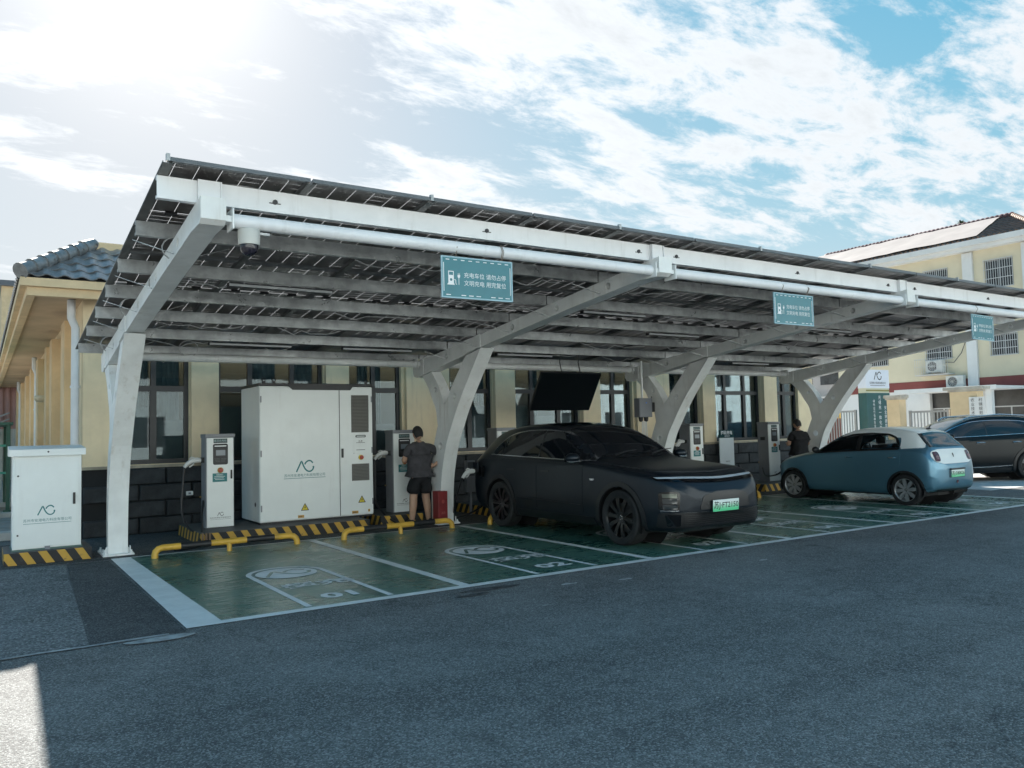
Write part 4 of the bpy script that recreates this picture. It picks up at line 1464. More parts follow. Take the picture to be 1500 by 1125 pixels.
def louvre(parent, x0, x1, z0, z1, y, n):
    MB().box(x0, x1, y - .002, y, z0, z1).obj('vent_back', vent_d, parent)
    q = MB()
    for i in range(n):
        z = z0 + (z1 - z0) * (i + .5) / n
        h = (z1 - z0) / n * .42
        q.add([(x0, y - .003, z + h), (x1, y - .003, z + h), (x1, y - .014, z - h * .6), (x0, y - .014, z - h * .6), (x0, y - .003, z - h), (x1, y - .003, z - h)], [(0, 1, 2, 3), (3, 2, 5, 4)])
    q.obj('vent_slats', vent_m, parent)


def warn_tri(parent, x, z, y, s=.055):
    q = MB()
    fn = lambda u, v, w: (x + u * s, y + w, z + v * s)
    q.poly([rpoly([(-1.1, -.8), (1.1, -.8), (0, 1.15)], .18, 3)], fn)
    o = q.obj('warning_sign', ink, parent)
    q = MB()
    fn2 = lambda u, v, w: (x + u * s, y - .001, z + v * s)
    q.poly([[(-.78, -.62), (.78, -.62), (0, .78)]], fn2)
    q.obj('yellow_field', yel_m, o)
    q = MB()
    fn3 = lambda u, v, w: (x + u * s, y - .002, z + v * s)
    q.poly([[(.08, .45), (-.22, -.08), (-.02, -.08), (-.12, -.50), (.24, .06), (.03, .06), (.22, .45)]], fn3)
    q.obj('bolt_symbol', ink, o)


COMP = '苏州市安港电力科技有限公司'
# small switch cabinet on the left
sc = thing('switch_cabinet', 'small white steel cabinet with the teal emblem left of the first carport column', 'cabinet', (-.82, 5.02, .16))
MB().bbox(-.385, .385, 0, .55, 0, 1.20, .006).obj('housing', cab_m, sc)
MB().bbox(-.36, .36, -.014, 0, .04, 1.18, .005).obj('door', cab_m, sc)
MB().add([(-.43, -.05, 1.20), (.43, -.05, 1.20), (.43, .6, 1.20), (-.43, .6, 1.20), (-.43, -.05, 1.285), (.43, -.05, 1.285), (.43, .6, 1.33), (-.43, .6, 1.33)], [(0, 3, 2, 1), (4, 5, 6, 7), (0, 1, 5, 4), (1, 2, 6, 5), (2, 3, 7, 6), (3, 0, 4, 7)]).obj('rain_cap', cab_m, sc)
MB().tube([(0, -.052, 1.25), (0, -.056, 1.25)], .012, 8).obj('cap_screw', bolt_m, sc)
MB().bbox(.285, .315, -.034, -.014, .56, .71, .006).obj('handle', black_pl, sc)
for z in (.2, .95):
    MB().tube([(-.33, -.026, z), (-.33, -.014, z)], .012, 8).obj('hinge_bolt', bolt_m, sc)
logo(sc, teal_ink, .185, (-.015, -.0155, .50))
lettering(COMP, .042, teal_ink, sc, (0, -.0155, .375))
MB().box(-.27, .27, -.0157, -.0148, .335, .340).obj('underline', teal_ink, sc)
MB().box(-.03, .03, -.022, -.006, .0, .045).obj('cable_plate', cabs_m, sc)
MB().box(-.40, .40, -.01, .56, -.0, .022).obj('base_seal', M('seal_green', (.10, .16, .14), .7), sc)

# the large power cabinet
pc = thing('power_cabinet', 'large white two door power cabinet with louvred vents and black top trim', 'cabinet', (3.02, 5.62, PH))
# depth runs back from the front face
W2 = .945
MB().bbox(-W2, W2, .02, 1.05, .03, 2.16, .012).obj('housing', cab_m, pc)
MB().box(-W2 + .02, W2 - .02, .04, 1.0, .0, .03).obj('base_frame', black_pl, pc)
XS = .36
MB().bbox(-W2 + .006, XS - .005, -.004, .02, .045, 2.145, .008).obj('door', cab_m, pc, label='wide plain door with the emblem')
MB().bbox(XS + .005, W2 - .006, -.004, .02, .045, 2.145, .008).obj('door', cab_m, pc, label='narrow door with the vents')
MB().box(XS - .0045, XS + .0045, -.0015, .02, .045, 2.145).obj('door_seam', black_pl, pc)
for z in (.25, 1.1, 1.95):
    MB().tube([(-W2 + .02, -.012, z - .05), (-W2 + .02, -.012, z + .05)], .010, 8).obj('hinge', cabs_m, pc)
    MB().tube([(W2 - .02, -.012, z - .05), (W2 - .02, -.012, z + .05)], .010, 8).obj('hinge', cabs_m, pc)
q = MB()
q.bbox(-W2 - .012, W2 + .012, -.02, 1.06, 2.165, 2.205, .006)
fn = lambda u, v, w: (u, -.012 + w, v)
q.poly([[(-.50, 2.167), (.60, 2.167), (.55, 2.10), (-.42, 2.10)]], fn, (-.006, .012))
q.obj('top_trim', black_pl, pc)
for x in (-.86, -.70, .86):
    MB().tube([(x, .06, 2.2), (x, .06, 2.235)], .022, 10).tube([(x + .026 * math.cos(a), .06, 2.26 + .026 * math.sin(a)) for a in np.linspace(-1.57, 4.71, 12)], .009, 6).obj('lifting_eye', bolt_m, pc)
louvre(pc, .565, .87, 1.40, 2.02, -.004, 26)
louvre(pc, .565, .87, .60, .88, -.004, 12)
MB().poly([rpoly([(.635, 1.315), (.815, 1.315), (.815, 1.355), (.635, 1.355)], .018)], fn, (.001, .008)).obj('status_lamp', black_pl, pc)
MB().box(.652, .798, -.0125, -.011, 1.326, 1.344).obj('lamp_lens', M('lamp_lens', (.55, .60, .58), .2), pc)
MB().bbox(.605, .835, -.010, -.004, 1.05, 1.285, .003).obj('meter_cover', cab_m, pc)
lettering('总表', .038, ink, pc, (.72, -.0112, 1.25), name='meter_lettering')
MB().box(.645, .80, -.0112, -.010, 1.225, 1.231).box(.645, .80, -.0112, -.010, 1.105, 1.113).box(.60, .605, -.0112, -.004, 1.05, 1.06).obj('meter_line', ink, pc)
MB().tube([(.725, -.004, .985), (.725, -.03, .985)], .042, 14).obj('stop_collar', yel_m, pc)
MB().lathe([(0, -.058), (.03, -.056), (.036, -.045), (.026, -.03), (0, -.03)], (.725, 0, .985), 'Y', 14).obj('stop_button', red_m, pc)
MB().bbox(.385, .42, -.026, -.004, .99, 1.14, .008).obj('door_handle', black_pl, pc)
logo(pc, teal_ink, .275, (-.225, -.0055, .88))
lettering(COMP, .052, teal_ink, pc, (-.23, -.0055, .735))
MB().box(-.57, .11, -.0058, -.0048, .690, .697).obj('underline', teal_ink, pc)
warn_tri(pc, -.235, .225, -.0055, .062)
warn_tri(pc, .735, .285, -.0055, .062)
for x, z, w in ((-.30, .085, .10), (.615, .085, .11), (.86, .10, .035)):
    MB().box(x - w * .5, x + w * .5, -.0056, -.0046, z - .022, z + .022).obj('sticker', or_m, pc)
    MB().box(x - w * .38, x + w * .2, -.0064, -.0056, z - .006, z + .004).obj('sticker_print', ink, pc)
MB().tube([(-W2 - .004, .25, .30), (-W2 + .01, .25, .30)], .035, 12).obj('side_gland', black_pl, pc)


def gun(parent, x, y, z, mat, ang=0):
    """charging plug: angled body, round head, trigger and grip"""
    rt_ = Matrix.Rotation(ang, 3, 'Z')
    def P(*p):
        v = rt_ @ Vector(p)
        return (x + v.x, y + v.y, z + v.z)
    MB().tube([P(-.0, 0, 0), P(-.05, 0, .005), P(-.13, 0, -.005), P(-.19, 0, -.045), P(-.24, 0, -.10)], [.036, .040, .038, .032, .026], 12).obj('plug_body', mat, parent, smooth=60)
    MB().tube([P(.045, 0, 0), P(.0, 0, 0)], .043, 14).obj('plug_head', black_pl, parent)
    MB().tube([P(-.09, 0, .038), P(-.13, 0, .05), P(-.17, 0, .03)], .010, 6).obj('plug_handle', mat, parent, smooth=60)
    MB().tube([P(-.10, 0, -.04), P(-.13, 0, -.075), P(-.17, 0, -.10)], .012, 6).obj('plug_trigger', mat, parent, smooth=60)
    return P(-.24, 0, -.10)


def charger(x, lab, plugged=True, y=5.78):
    c = thing('charging_post', lab, 'charger', (x, y, PH), group='slim white charging posts along the back of the bays')
    w = .21
    MB().bbox(-w, w, .02, .32, 0, 1.40, .006).obj('side_shell', cabs_m, c)
    MB().bbox(-w + .012, w - .012, -.004, .02, .01, 1.365, .008).obj('front_door', cab_m, c)
    MB().bbox(-w - .008, w + .008, -.012, .33, 1.37, 1.425, .006).obj('top_cap', cabs_m, c)
    MB().box(-.10, .105, -.0065, -.004, 1.285, 1.352).obj('name_plate', M('plate_dark_green', (.018, .045, .045), .4), c)
    lettering('直流充电桩', .038, M('plate_print', (.30, .42, .42), .5), c, (.0, -.0075, 1.318))
    MB().poly([rpoly([(-.108, .955), (.112, .955), (.112, 1.275), (-.108, 1.275)], .03)], lambda u, v, q: (u, -.004 + q, v), (-.006, 0)).obj('display_panel', black_pl, c)
    MB().box(-.085, .088, -.0125, -.010, 1.232, 1.246).obj('light_strip', M('light_strip', (.75, .78, .78), .3), c)
    MB().box(-.065, .072, -.0125, -.010, 1.095, 1.178).obj('screen', screen_m, c)
    q = MB()
    for i in range(3):
        q.box(-.09 + i * .01, -.01 + i * .004, -.0115, -.010, 1.045 - i * .02, 1.048 - i * .02).box(.01, .09 - i * .01, -.0115, -.010, 1.045 - i * .02, 1.048 - i * .02)
    q.obj('panel_print', M('panel_print', (.14, .15, .15), .6), c)
    MB().tube([(0, -.004, .87), (0, -.018, .87)], .044, 14).obj('stop_collar', or_m, c)
    MB().lathe([(0, -.046), (.028, -.044), (.034, -.034), (.024, -.018), (0, -.018)], (0, 0, .87), 'Y', 14).obj('stop_button', red_m, c)
    MB().box(-.115, .10, -.0066, -.004, .695, .825).obj('notice_sticker', teal_ink, c)
    lettering('温馨提示', .026, white_print, c, (-.01, -.0072, .800), name='sticker_lettering')
    for i, (a, b_) in enumerate(((-.09, .07), (-.095, .05), (-.08, .06))):
        MB().box(a, b_, -.0072, -.0066, .772 - i * .022, .778 - i * .022).obj('sticker_print', white_print, c)
    MB().bbox(.150, .176, -.020, -.004, .735, .87, .006).obj('door_handle', black_pl, c)
    logo(c, ink, .085, (0, -.0055, .205))
    lettering(COMP, .024, ink, c, (0, -.0055, .15))
    MB().box(-.15, .15, -.0058, -.0048, .125, .1275).obj('underline', ink, c)
    # holsters either side
    for sg in (-1, 1):
        MB().bbox(sg * w - .03, sg * w + .03, .10, .22, .99, 1.07, .01).obj('holster', black_pl, c)
    MB().tube([(-w - .002, .30, .46), (-w - .03, .30, .46)], .012, 8).obj('key_switch', M('brass', (.35, .26, .10), .4, metal=.6), c)
    return c


def plug(x, y, z, lab, ang=0.0, cable=None, mat=None):
    """a charging plug with its black cable: a thing of its own"""
    p = thing('charging_plug', lab, 'plug', (x, y, z))
    e = gun(p, 0, 0, 0, mat or M('plug_white', (.62, .63, .62), .4), ang)
    if cable:
        pts = [e] + [(c[0] - x, c[1] - y, c[2] - z) for c in cable]
        MB().tube(catmull(pts, 6), .017, 8).obj('charging_cable', black_pl, p, smooth=60)
    return p


XC = [1.52, 4.62, 6.74, 11.80, 14.42]
charger(XC[0], 'white charging post on the striped plinth left of the large power cabinet')
charger(XC[1], 'white charging post at which the person in the grey shirt stands')
charger(XC[2], 'white charging post mostly hidden behind the rear of the black SUV')
charger(XC[3], 'white charging post seen over the hood of the black SUV, left of the printed board')
charger(XC[4], 'white charging post beside the person in black near the blue hatchback')
plug(XC[0] - .25, 5.94, PH + 1.03, 'white charging plug holstered on the left of the first charging post', 0,
     [(1.00, 5.90, .80), (.98, 5.86, .45), (1.05, 5.72, .20), (1.22, 5.40, .10), (1.12, 5.0, .05), (.95, 4.85, .03), (.70, 4.80, .025)])
cab2 = thing('cable_loop', 'black cable loop running from the first charging post down to the floor', 'cable', (1.3, 5.9, .3))
MB().tube(catmull([(.0, .02, .28), (-.05, -.12, .10), (-.12, -.45, -.08), (-.20, -.70, -.22), (-.35, -.95, -.275), (-.62, -1.1, -.28)], 6), .018, 8).obj('cable', black_pl, cab2, smooth=60)
q = MB()
for dx in (.04, .09, .14):
    q.box(-.24 + dx, -.215 + dx, -.80, -.78, -.3, -.12)
q.obj('cable_guard', M('rusty_steel', (.20, .13, .08), .8), cab2)
plug(XC[1] - .25, 5.94, PH + 1.03, 'white charging plug holstered on the post used by the person in grey', 0, [(4.12, 5.9, .75), (4.1, 5.85, .4), (4.15, 5.65, .2), (4.25, 5.3, .05), (4.5, 5.1, .03)])
plug(XC[3] - .25, 5.94, PH + 1.03, 'white charging plug holstered on the post behind the hood of the black SUV', 0, [(11.3, 5.9, .8), (11.3, 5.8, .4), (11.4, 5.6, .2)])

# wall box and small socket
mb = thing('meter_box', 'narrow grey meter box on the wall beside the black SUV tail', 'box', (6.06, 5.95, 0))
MB().bbox(-.09, .09, 0, .10, .42, 1.0, .008).obj('enclosure', cabs_m, mb)
MB().bbox(-.07, .07, -.008, 0, .72, .97, .004).obj('window', M('meter_glass', (.10, .11, .12), .15), mb)
MB().box(-.02, .02, .02, .06, 0, .42).obj('stand', cabs_m, mb)
so = thing('wall_socket', 'small white socket on the dark stone base left of the first charger', 'socket', (1.39, 7.33, .62))
MB().bbox(-.055, .055, -.025, .0, -.035, .035, .006).obj('plate', cab_m, so)
MB().box(-.02, .02, -.028, -.025, -.015, .015).obj('socket_face', cabs_m, so)

# red extinguisher chest by the second column
ex = thing('extinguisher_box', 'dark red fire extinguisher box standing against the second carport column', 'box', (4.905, 4.62, .0))
rd_m = M('red_box', (.20, .018, .02), .45, nz=(4, .15), dirt=(3, .3, (.10, .015, .015)))
MB().bbox(-.10, .10, 0, .20, .06, .56, .006).obj('body', rd_m, ex)
MB().bbox(-.09, .09, -.006, 0, .08, .54, .004).obj('lid', rd_m, ex)
MB().box(-.09, -.06, .02, .18, 0, .06).box(.06, .09, .02, .18, 0, .06).obj('foot', steel_m, ex)
MB().lathe([(.0, -.008), (.03, -.0085), (.033, -.006)], (0, 0, .39), 'Y', 14).obj('handle', M('dull_red', (.32, .06, .05), .5), ex)
lettering('消防', .05, M('red_print', (.42, .14, .12), .6), ex, (0, -.0075, .20))
ex.location = (4.87, 4.86, 0)
ex.scale = (.86, 1, 1)

# printed board on the wall stand
qb = thing('payment_board', 'white printed board with a dark green header on a post by the dark stone base', 'sign', (14.30, 7.17, 0))
MB().bbox(-.26, .26, -.012, .012, .42, 1.22, .004).obj('panel', M('board_white', (.62, .66, .67), .5, nz=(2, .04)), qb)
MB().bbox(-.262, .262, -.015, .014, 1.22, 1.42, .004).obj('header', M('board_green', (.010, .05, .055), .75, spec=.2), qb)
lettering('扫码充电', .105, white_print, qb, (0, -.0165, 1.342), bold=.002)
lettering('微信支付', .048, white_print, qb, (.02, -.0165, 1.262))
lettering('客服热线', .04, ink, qb, (.02, -.0135, .62))
MB().box(-.2, -.17, .015, .05, 0, 1.3).box(.17, .2, .015, .05, 0, 1.3).obj('leg', cabs_m, qb)

# wheel stops: bent tube in yellow with black sleeves
stop_y = M('stop_yellow', (.62, .36, .05), .45, nz=(4, .12), dirt=(5, .45, (.25, .17, .06)))
stop_k = M('stop_black', (.016, .016, .018), .5)
def stop(x, y, lab, rz=0.0):
    s = thing('wheel_stop', lab, 'wheel stop', (x, y, .004), rz, 'yellow and black tube wheel stops')
    L, r, h = .94, .042, .125
    MB().tube([(-.62, 0, h), (-L + .10, 0, h), (-L + .045, -.01, h - .012), (-L + .01, -.02, h - .045), (-L, -.025, h - .08), (-L, -.025, 0)], r, 12).obj('yellow_end', stop_y, s, smooth=50)
    MB().tube([(.62, 0, h), (L - .10, 0, h), (L - .045, -.01, h - .012), (L - .01, -.02, h - .045), (L, -.025, h - .08), (L, -.025, 0)], r, 12).obj('yellow_end', stop_y, s, smooth=50)
    MB().tube([(-.235, 0, h), (.235, 0, h)], r, 12).obj('yellow_middle', stop_y, s, smooth=50)
    for sg in (-1, 1):
        MB().tube([(sg * .235, 0, h), (sg * .62, 0, h)], r + .001, 12).obj('black_sleeve', stop_k, s, smooth=50)
    MB().tube([(0, -.03, 0), (0, -.03, .06), (0, -.005, .11)], .034, 10).obj('foot', stop_y, s, smooth=50)
stop(1.28, 4.33, 'yellow and black tube stop at the back of bay 01 below the large cabinet', R(1))
stop(3.84, 4.36, 'yellow and black tube stop at the back of bay 02 before the person in grey', R(4))
stop(6.42, 4.42, 'yellow and black tube stop behind the rear wheel of the black SUV', R(1))
stop(9.0, 4.45, 'yellow and black tube stop mostly hidden behind the black SUV in bay 04')
stop(11.45 - .25, 4.42, 'yellow and black tube stop left of the nose of the blue hatchback')

# ------------------------------------------------------------------ cars
def pchip(xs, ys, x):
    xs, ys, x = (np.array(q, float) for q in (xs, ys, x))
    h = np.diff(xs)
    d = np.diff(ys) / h
    m = np.zeros(len(xs))
    for i in range(1, len(xs) - 1):
        if d[i - 1] * d[i] > 0:
            w1, w2 = 2 * h[i] + h[i - 1], h[i] + 2 * h[i - 1]
            m[i] = (w1 + w2) / (w1 / d[i - 1] + w2 / d[i])
    m[0], m[-1] = d[0], d[-1]
    i = np.clip(np.searchsorted(xs, x) - 1, 0, len(xs) - 2)
    t = (x - xs[i]) / h[i]
    return (ys[i] * (1 + 2 * t) * (1 - t) ** 2 + h[i] * m[i] * t * (1 - t) ** 2 + ys[i + 1] * t * t * (3 - 2 * t) + h[i] * m[i + 1] * t * t * (t - 1))


class Shell:
    """car body skin: table rows are y, zb, w, zs, wr, zr, zt (nose at -y)"""
    def __init__(s, tab, ny=150, nseg=6):
        T = np.array(tab, float)
        y0, y1 = T[0, 0], T[-1, 0]
        t = np.linspace(0, 1, ny)
        tt = .55 * t + .45 * (.5 - .5 * np.cos(np.pi * t))
        ys = y0 + (y1 - y0) * tt
        cols = [pchip(T[:, 0], T[:, k], ys) for k in range(1, 7)]
        rings = []
        for i, y in enumerate(ys):
            zb, w, zs, wr, zr, zt = (c[i] for c in cols)
            bx = .955 * w
            mx, mz = (bx + wr) / 2 + .018 * min(1, (zr - zs) / .4), (zs + zr) / 2
            P = [(0, zb), (.55 * w, zb), (.86 * w, zb + .008), (.96 * w, zb + .07), (.992 * w, zb + .22), (w, zb + .5 * (zs - zb)), (.985 * w, zs - .10 * (zs - zb)), (bx, zs), (mx, mz), (wr, zr), (wr * .86, zr + .55 * (zt - zr)), (wr * .5, zt - .12 * (zt - zr)), (0, zt)]
            half = catmull(P, nseg)
            ring = half + [(-x, z) for x, z in half[-2:0:-1]]
            rings.append([(x, y, z) for x, z in ring])
        n = len(rings[0])
        s.n = n
        v = [p for r in rings for p in r]
        f = []
        for i in range(len(rings) - 1):
            for k in range(n):
                a, b = i * n + k, i * n + (k + 1) % n
                f.append((a, b, b + n, a + n))
        # rounded closing of nose and tail
        for r0, sg, base in ((rings[0], -1, 0), (rings[-1], 1, (len(rings) - 1) * n)):
            c = np.mean(np.array(r0), axis=0)
            prev = base
            for q, dy in ((.85, .022), (.6, .036), (.3, .042), (.02, .044)):
                o = len(v)
                for p in r0:
                    v.append((p[0] * q, p[1] + sg * dy, c[2] + (p[2] - c[2]) * q))
                for k in range(n):
                    f.append((prev + k, prev + (k + 1) % n, o + (k + 1) % n, o + k))
                prev = o
        s.v, s.f = v, f
        s.bvh = BVHTree.FromPolygons(v, f)

    def body(s, parent, mat, cut=None, name='body', second=None):
        keep, mi = [], []
        for fc in s.f:
            c = np.mean([s.v[i] for i in fc], axis=0)
            if cut and cut(c):
                continue
            keep.append(fc)
            mi.append(1 if second and second(c) else 0)
        b = MB()
        b.add(s.v, keep)
        b.mi = mi
        me = b.mesh(name, mat, smooth=32)
        return link(name, me, parent)

    def decal(s, name, loops, mat, parent, view, off=.003, step=.04, skirt=0.0, smooth=40, **props):
        """panel that follows the body: loops in 2D, view = 'L','R','F','B','T'"""
        maps = {'L': (lambda u, v: Vector((-3, u, v)), Vector((1, 0, 0))), 'R': (lambda u, v: Vector((3, u, v)), Vector((-1, 0, 0))),
                'F': (lambda u, v: Vector((u, -6, v)), Vector((0, 1, 0))), 'B': (lambda u, v: Vector((u, 6, v)), Vector((0, -1, 0))),
                'T': (lambda u, v: Vector((u, v, 4)), Vector((0, 0, -1)))}
        fn, d = maps[view]
        vv, ed = [], []
        for lp in loops:
            dense = []
            for i in range(len(lp)):
                a, b = Vector(lp[i][:2]), Vector(lp[(i + 1) % len(lp)][:2])
                k = max(1, int((b - a).length / step))
                dense += [a.lerp(b, j / k) for j in range(k)]
            o = len(vv)
            vv += dense
            ed += [(o + i, o + (i + 1) % len(dense)) for i in range(len(dense))]
        nb = len(vv)
        xs, zs_ = [p.x for p in vv], [p.y for p in vv]
        x = min(xs) + step * .5
        while x < max(xs):
            z = min(zs_) + step * .5
            while z < max(zs_):
                p = (x, z)
                if inside(p, loops[0]) and not any(inside(p, l2) for l2 in loops[1:]):
                    if min((Vector(p) - q).length for q in vv[:nb]) > step * .45:
                        vv.append(Vector(p))
                z += step
            x += step
        PP, FF = fill2d(vv, ed, loops)
        P3 = []
        for p in PP:
            hit = s.bvh.ray_cast(fn(p.x, p.y), d)
            if hit[0] is None:
                near = s.bvh.find_nearest(fn(p.x, p.y) + d * (3 - .8 if view in 'LR' else (6 - 2.2 if view in 'FB' else 2.8)))
                P3.append(near[0] + near[1] * off)
            else:
                nrm = hit[1]
                if nrm.dot(d) > 0:
                    nrm = -nrm
                P3.append(hit[0] + (nrm * .6 - d * .4).normalized() * off)
        b = MB()
        b.add(P3, FF)
        if skirt:
            cnt = {}
            for fc in FF:
                for i in range(len(fc)):
                    e = tuple(sorted((fc[i], fc[(i + 1) % len(fc)])))
                    cnt[e] = cnt.get(e, 0) + 1
            for (a, c), k in cnt.items():
                if k == 1:
                    b.add([P3[a], P3[c], P3[c] + d * skirt, P3[a] + d * skirt], [(0, 1, 2, 3)])
        me = b.mesh(name, mat, smooth=smooth)
        return link(name, me, parent, **props)


rubber = M('tyre_rubber', (.014, .014, .015), .75, nz=(8, .3))
liner_m = M('arch_liner', (.008, .008, .009), .9)
under_m = M('underbody', (.010, .010, .011), .8)
chrome_m = M('satin_chrome', (.55, .57, .60), .22, metal=.9)
brake_m = M('brake_disc', (.035, .035, .036), .5, metal=.4)


def wheel(parent, x, y, r, w, sg, style, rim_m, steer=0.0):
    """sg = +1 for the right side; outer face looks along sg*x"""
    rr = r * (.74 if style != 'petal' else .73)
    b = MB()
    # rim barrel and lip
    b.lathe([(rr * .93, -.5 * w * .9), (rr * .90, 0), (rr * .94, .40 * w), (rr, .47 * w), (rr * 1.01, .44 * w), (rr * .965, .30 * w)], (0, 0, 0), 'X', 40)
    b.lathe([(0, .34 * w), (r * .10, .345 * w), (r * .12, .30 * w), (r * .13, .1 * w)], (0, 0, 0), 'X', 20)
    n = {'multi': 10, 'petal': 8, 'five': 5}[style]
    for i in range(n):
        a = 2 * math.pi * i / n + .13
        for da, wd in ({'multi': ((-.075, .016), (.075, .016)), 'petal': ((0, .019),), 'five': ((-.12, .022), (.12, .022))}[style]):
            p0 = Vector((.33 * w, r * .09 * math.cos(a), r * .09 * math.sin(a)))
            p1 = Vector((.41 * w, rr * .94 * math.cos(a + da), rr * .94 * math.sin(a + da)))
            u = (p1 - p0).normalized()
            sd = Vector((1, 0, 0)).cross(u).normalized()
            w0, w1 = wd * (.8 if style == 'petal' else 1.2), wd * (1.45 if style == 'petal' else .9)
            pm = p0.lerp(p1, .6) + Vector((.012, 0, 0))
            wm = wd * (1.75 if style == 'petal' else .9)
            t = Vector((-.022, 0, 0))
            vs = [p0 - sd * w0, p0 + sd * w0, pm + sd * wm, pm - sd * wm, p1 + sd * w1, p1 - sd * w1]
            b.add(vs + [v + t for v in vs], [(0, 1, 2, 3), (3, 2, 4, 5), (0, 3, 9, 6), (3, 5, 11, 9), (1, 7, 8, 2), (2, 8, 10, 4), (4, 10, 11, 5)])
    if sg < 0:
        b.v = [(-p[0], p[1], p[2]) for p in b.v]
    wh = b.obj('wheel', rim_m, parent, smooth=35, loc=(x, y, r), rot=(0, 0, steer))
    t = MB()
    hw = w / 2
    t.lathe([(rr * .955, -hw * .86), (rr * 1.03, -hw * .98), (r * .93, -hw), (r * .985, -hw * .86), (r, -hw * .55), (r, hw * .55), (r * .985, hw * .86), (r * .93, hw), (rr * 1.03, hw * .98), (rr * .985, hw * .86)], (0, 0, 0), 'X', 44)
    for q in (-.35, -.02, .30):
        t.lathe([(r * 1.001, hw * q), (r * .985, hw * (q + .02)), (r * .985, hw * (q + .06)), (r * 1.001, hw * (q + .08))], (0, 0, 0), 'X', 44)
    t.obj('tyre', rubber, wh, smooth=40)
    d = MB().lathe([(0, .02 * w * sg), (rr * .72, .02 * w * sg), (rr * .72, -.1 * w * sg), (0, -.1 * w * sg)], (0, 0, 0), 'X', 24)
    d.obj('brake_disc', brake_m, wh)
    bb = MB()
    for i in range(5):
        a = 2 * math.pi * i / 5
        bb.lathe([(0, .365 * w), (.009, .36 * w), (.009, .33 * w)], (0, r * .07 * math.cos(a), r * .07 * math.sin(a)), 'X', 8)
    if sg < 0:
        bb.v = [(-p[0], p[1], p[2]) for p in bb.v]
    bb.obj('wheel_nut', chrome_m, wh)
    return wh


def arch_cut(axles, r, wmin):
    def f(c):
        return abs(c[0]) > wmin and any((c[1] - a) ** 2 + (c[2] - z) ** 2 < r * r for a, z in axles)
    return f


def arch_parts(sh, parent, axles, r, wmax, trim_m, trim_w, zb):
    for (a, z) in axles:
        for sg, vw in ((-1, 'L'), (1, 'R')):
            q = MB()
            n = 22
            vs = []
            for i in range(n + 1):
                an = -R(35) + (math.pi + R(70)) * i / n
                y_, z_ = a + (r + .012) * math.cos(an), z + (r + .012) * math.sin(an)
                z_ = max(z_, zb - .02)
                vs += [(sg * (wmax - .50), y_, z_), (sg * (wmax - .035), y_, z_)]
            q.add(vs, [(2 * i, 2 * i + 1, 2 * i + 3, 2 * i + 2) for i in range(n)])
            q.add([(sg * (wmax - .50), a + (r + .01) * math.cos(t), z + (r + .01) * math.sin(t)) for t in np.linspace(0, 2 * math.pi, 24, endpoint=False)], [tuple(range(24))])
            q.obj('arch_liner', liner_m, parent)
            lo_, hi_ = [], []
            a0 = math.asin(max(-1, min(1, (zb + .015 - z) / r)))
            for i in range(29):
                an = a0 + (math.pi - 2 * a0) * i / 28
                lo_.append((a + (r - .012) * math.cos(an), z + (r - .012) * math.sin(an)))
                hi_.append((a + (r + trim_w) * math.cos(an), max(zb + .01, z + (r + trim_w) * math.sin(an))))
            sh.decal('arch_trim', [hi_ + lo_[::-1]], trim_m, parent, vw, off=.012, step=.05, skirt=.03)


def plate_text(parent, body, w, h, loc, rot, mat_bg, size, mat_ink):
    p = MB().bbox(-w / 2, w / 2, -.004, .004, -h / 2, h / 2, .002).obj('number_plate', mat_bg, parent, loc=loc, rot=rot)
    lettering(body, size, mat_ink, p, (0, -.0055, 0), bold=.001)
    return p


def plate_mat():
    m = bpy.data.materials.new('green_plate')
    m.use_nodes = True
    t = m.node_tree
    b = t.nodes['Principled BSDF']
    q = NG(t)
    z = q.n('ShaderNodeSeparateXYZ', {0: q.n('ShaderNodeTexCoord').outputs['Object']}).outputs[2]
    t.links.new(q.mix(q.ss(z, .055, -.06), (.72, .80, .78), (.10, .60, .28)), b.inputs['Base Color'])
    b.inputs['Roughness'].default_value = .4
    return m


gplate = plate_mat()
plate_ink = M('plate_ink', (.008, .03, .02), .5)

# ---- black electric SUV
SUV = [(-2.395, .42, .52, .66, .44, .735, .76), (-2.36, .30, .64, .72, .55, .795, .82), (-2.28, .24, .76, .79, .64, .865, .888), (-2.15, .215, .85, .865, .71, .925, .945), (-1.97, .21, .915, .92, .765, .968, .992),
       (-1.78, .205, .942, .948, .79, .987, 1.013), (-1.45, .20, .955, .985, .80, 1.010, 1.040), (-1.05, .20, .958, 1.03, .79, 1.045, 1.080), (-.82, .20, .958, 1.05, .78, 1.085, 1.125),
       (-.45, .20, .958, 1.065, .745, 1.285, 1.34), (-.05, .20, .958, 1.075, .712, 1.455, 1.525), (.25, .20, .958, 1.085, .70, 1.530, 1.605), (.65, .20, .958, 1.095, .695, 1.560, 1.645),
       (1.10, .20, .955, 1.10, .685, 1.555, 1.64), (1.55, .205, .955, 1.11, .675, 1.51, 1.605), (1.95, .23, .945, 1.11, .66, 1.41, 1.51), (2.18, .27, .925, 1.08, .65, 1.29, 1.385),
       (2.30, .32, .90, 1.02, .64, 1.13, 1.20), (2.375, .42, .84, .92, .66, 1.00, 1.04)]


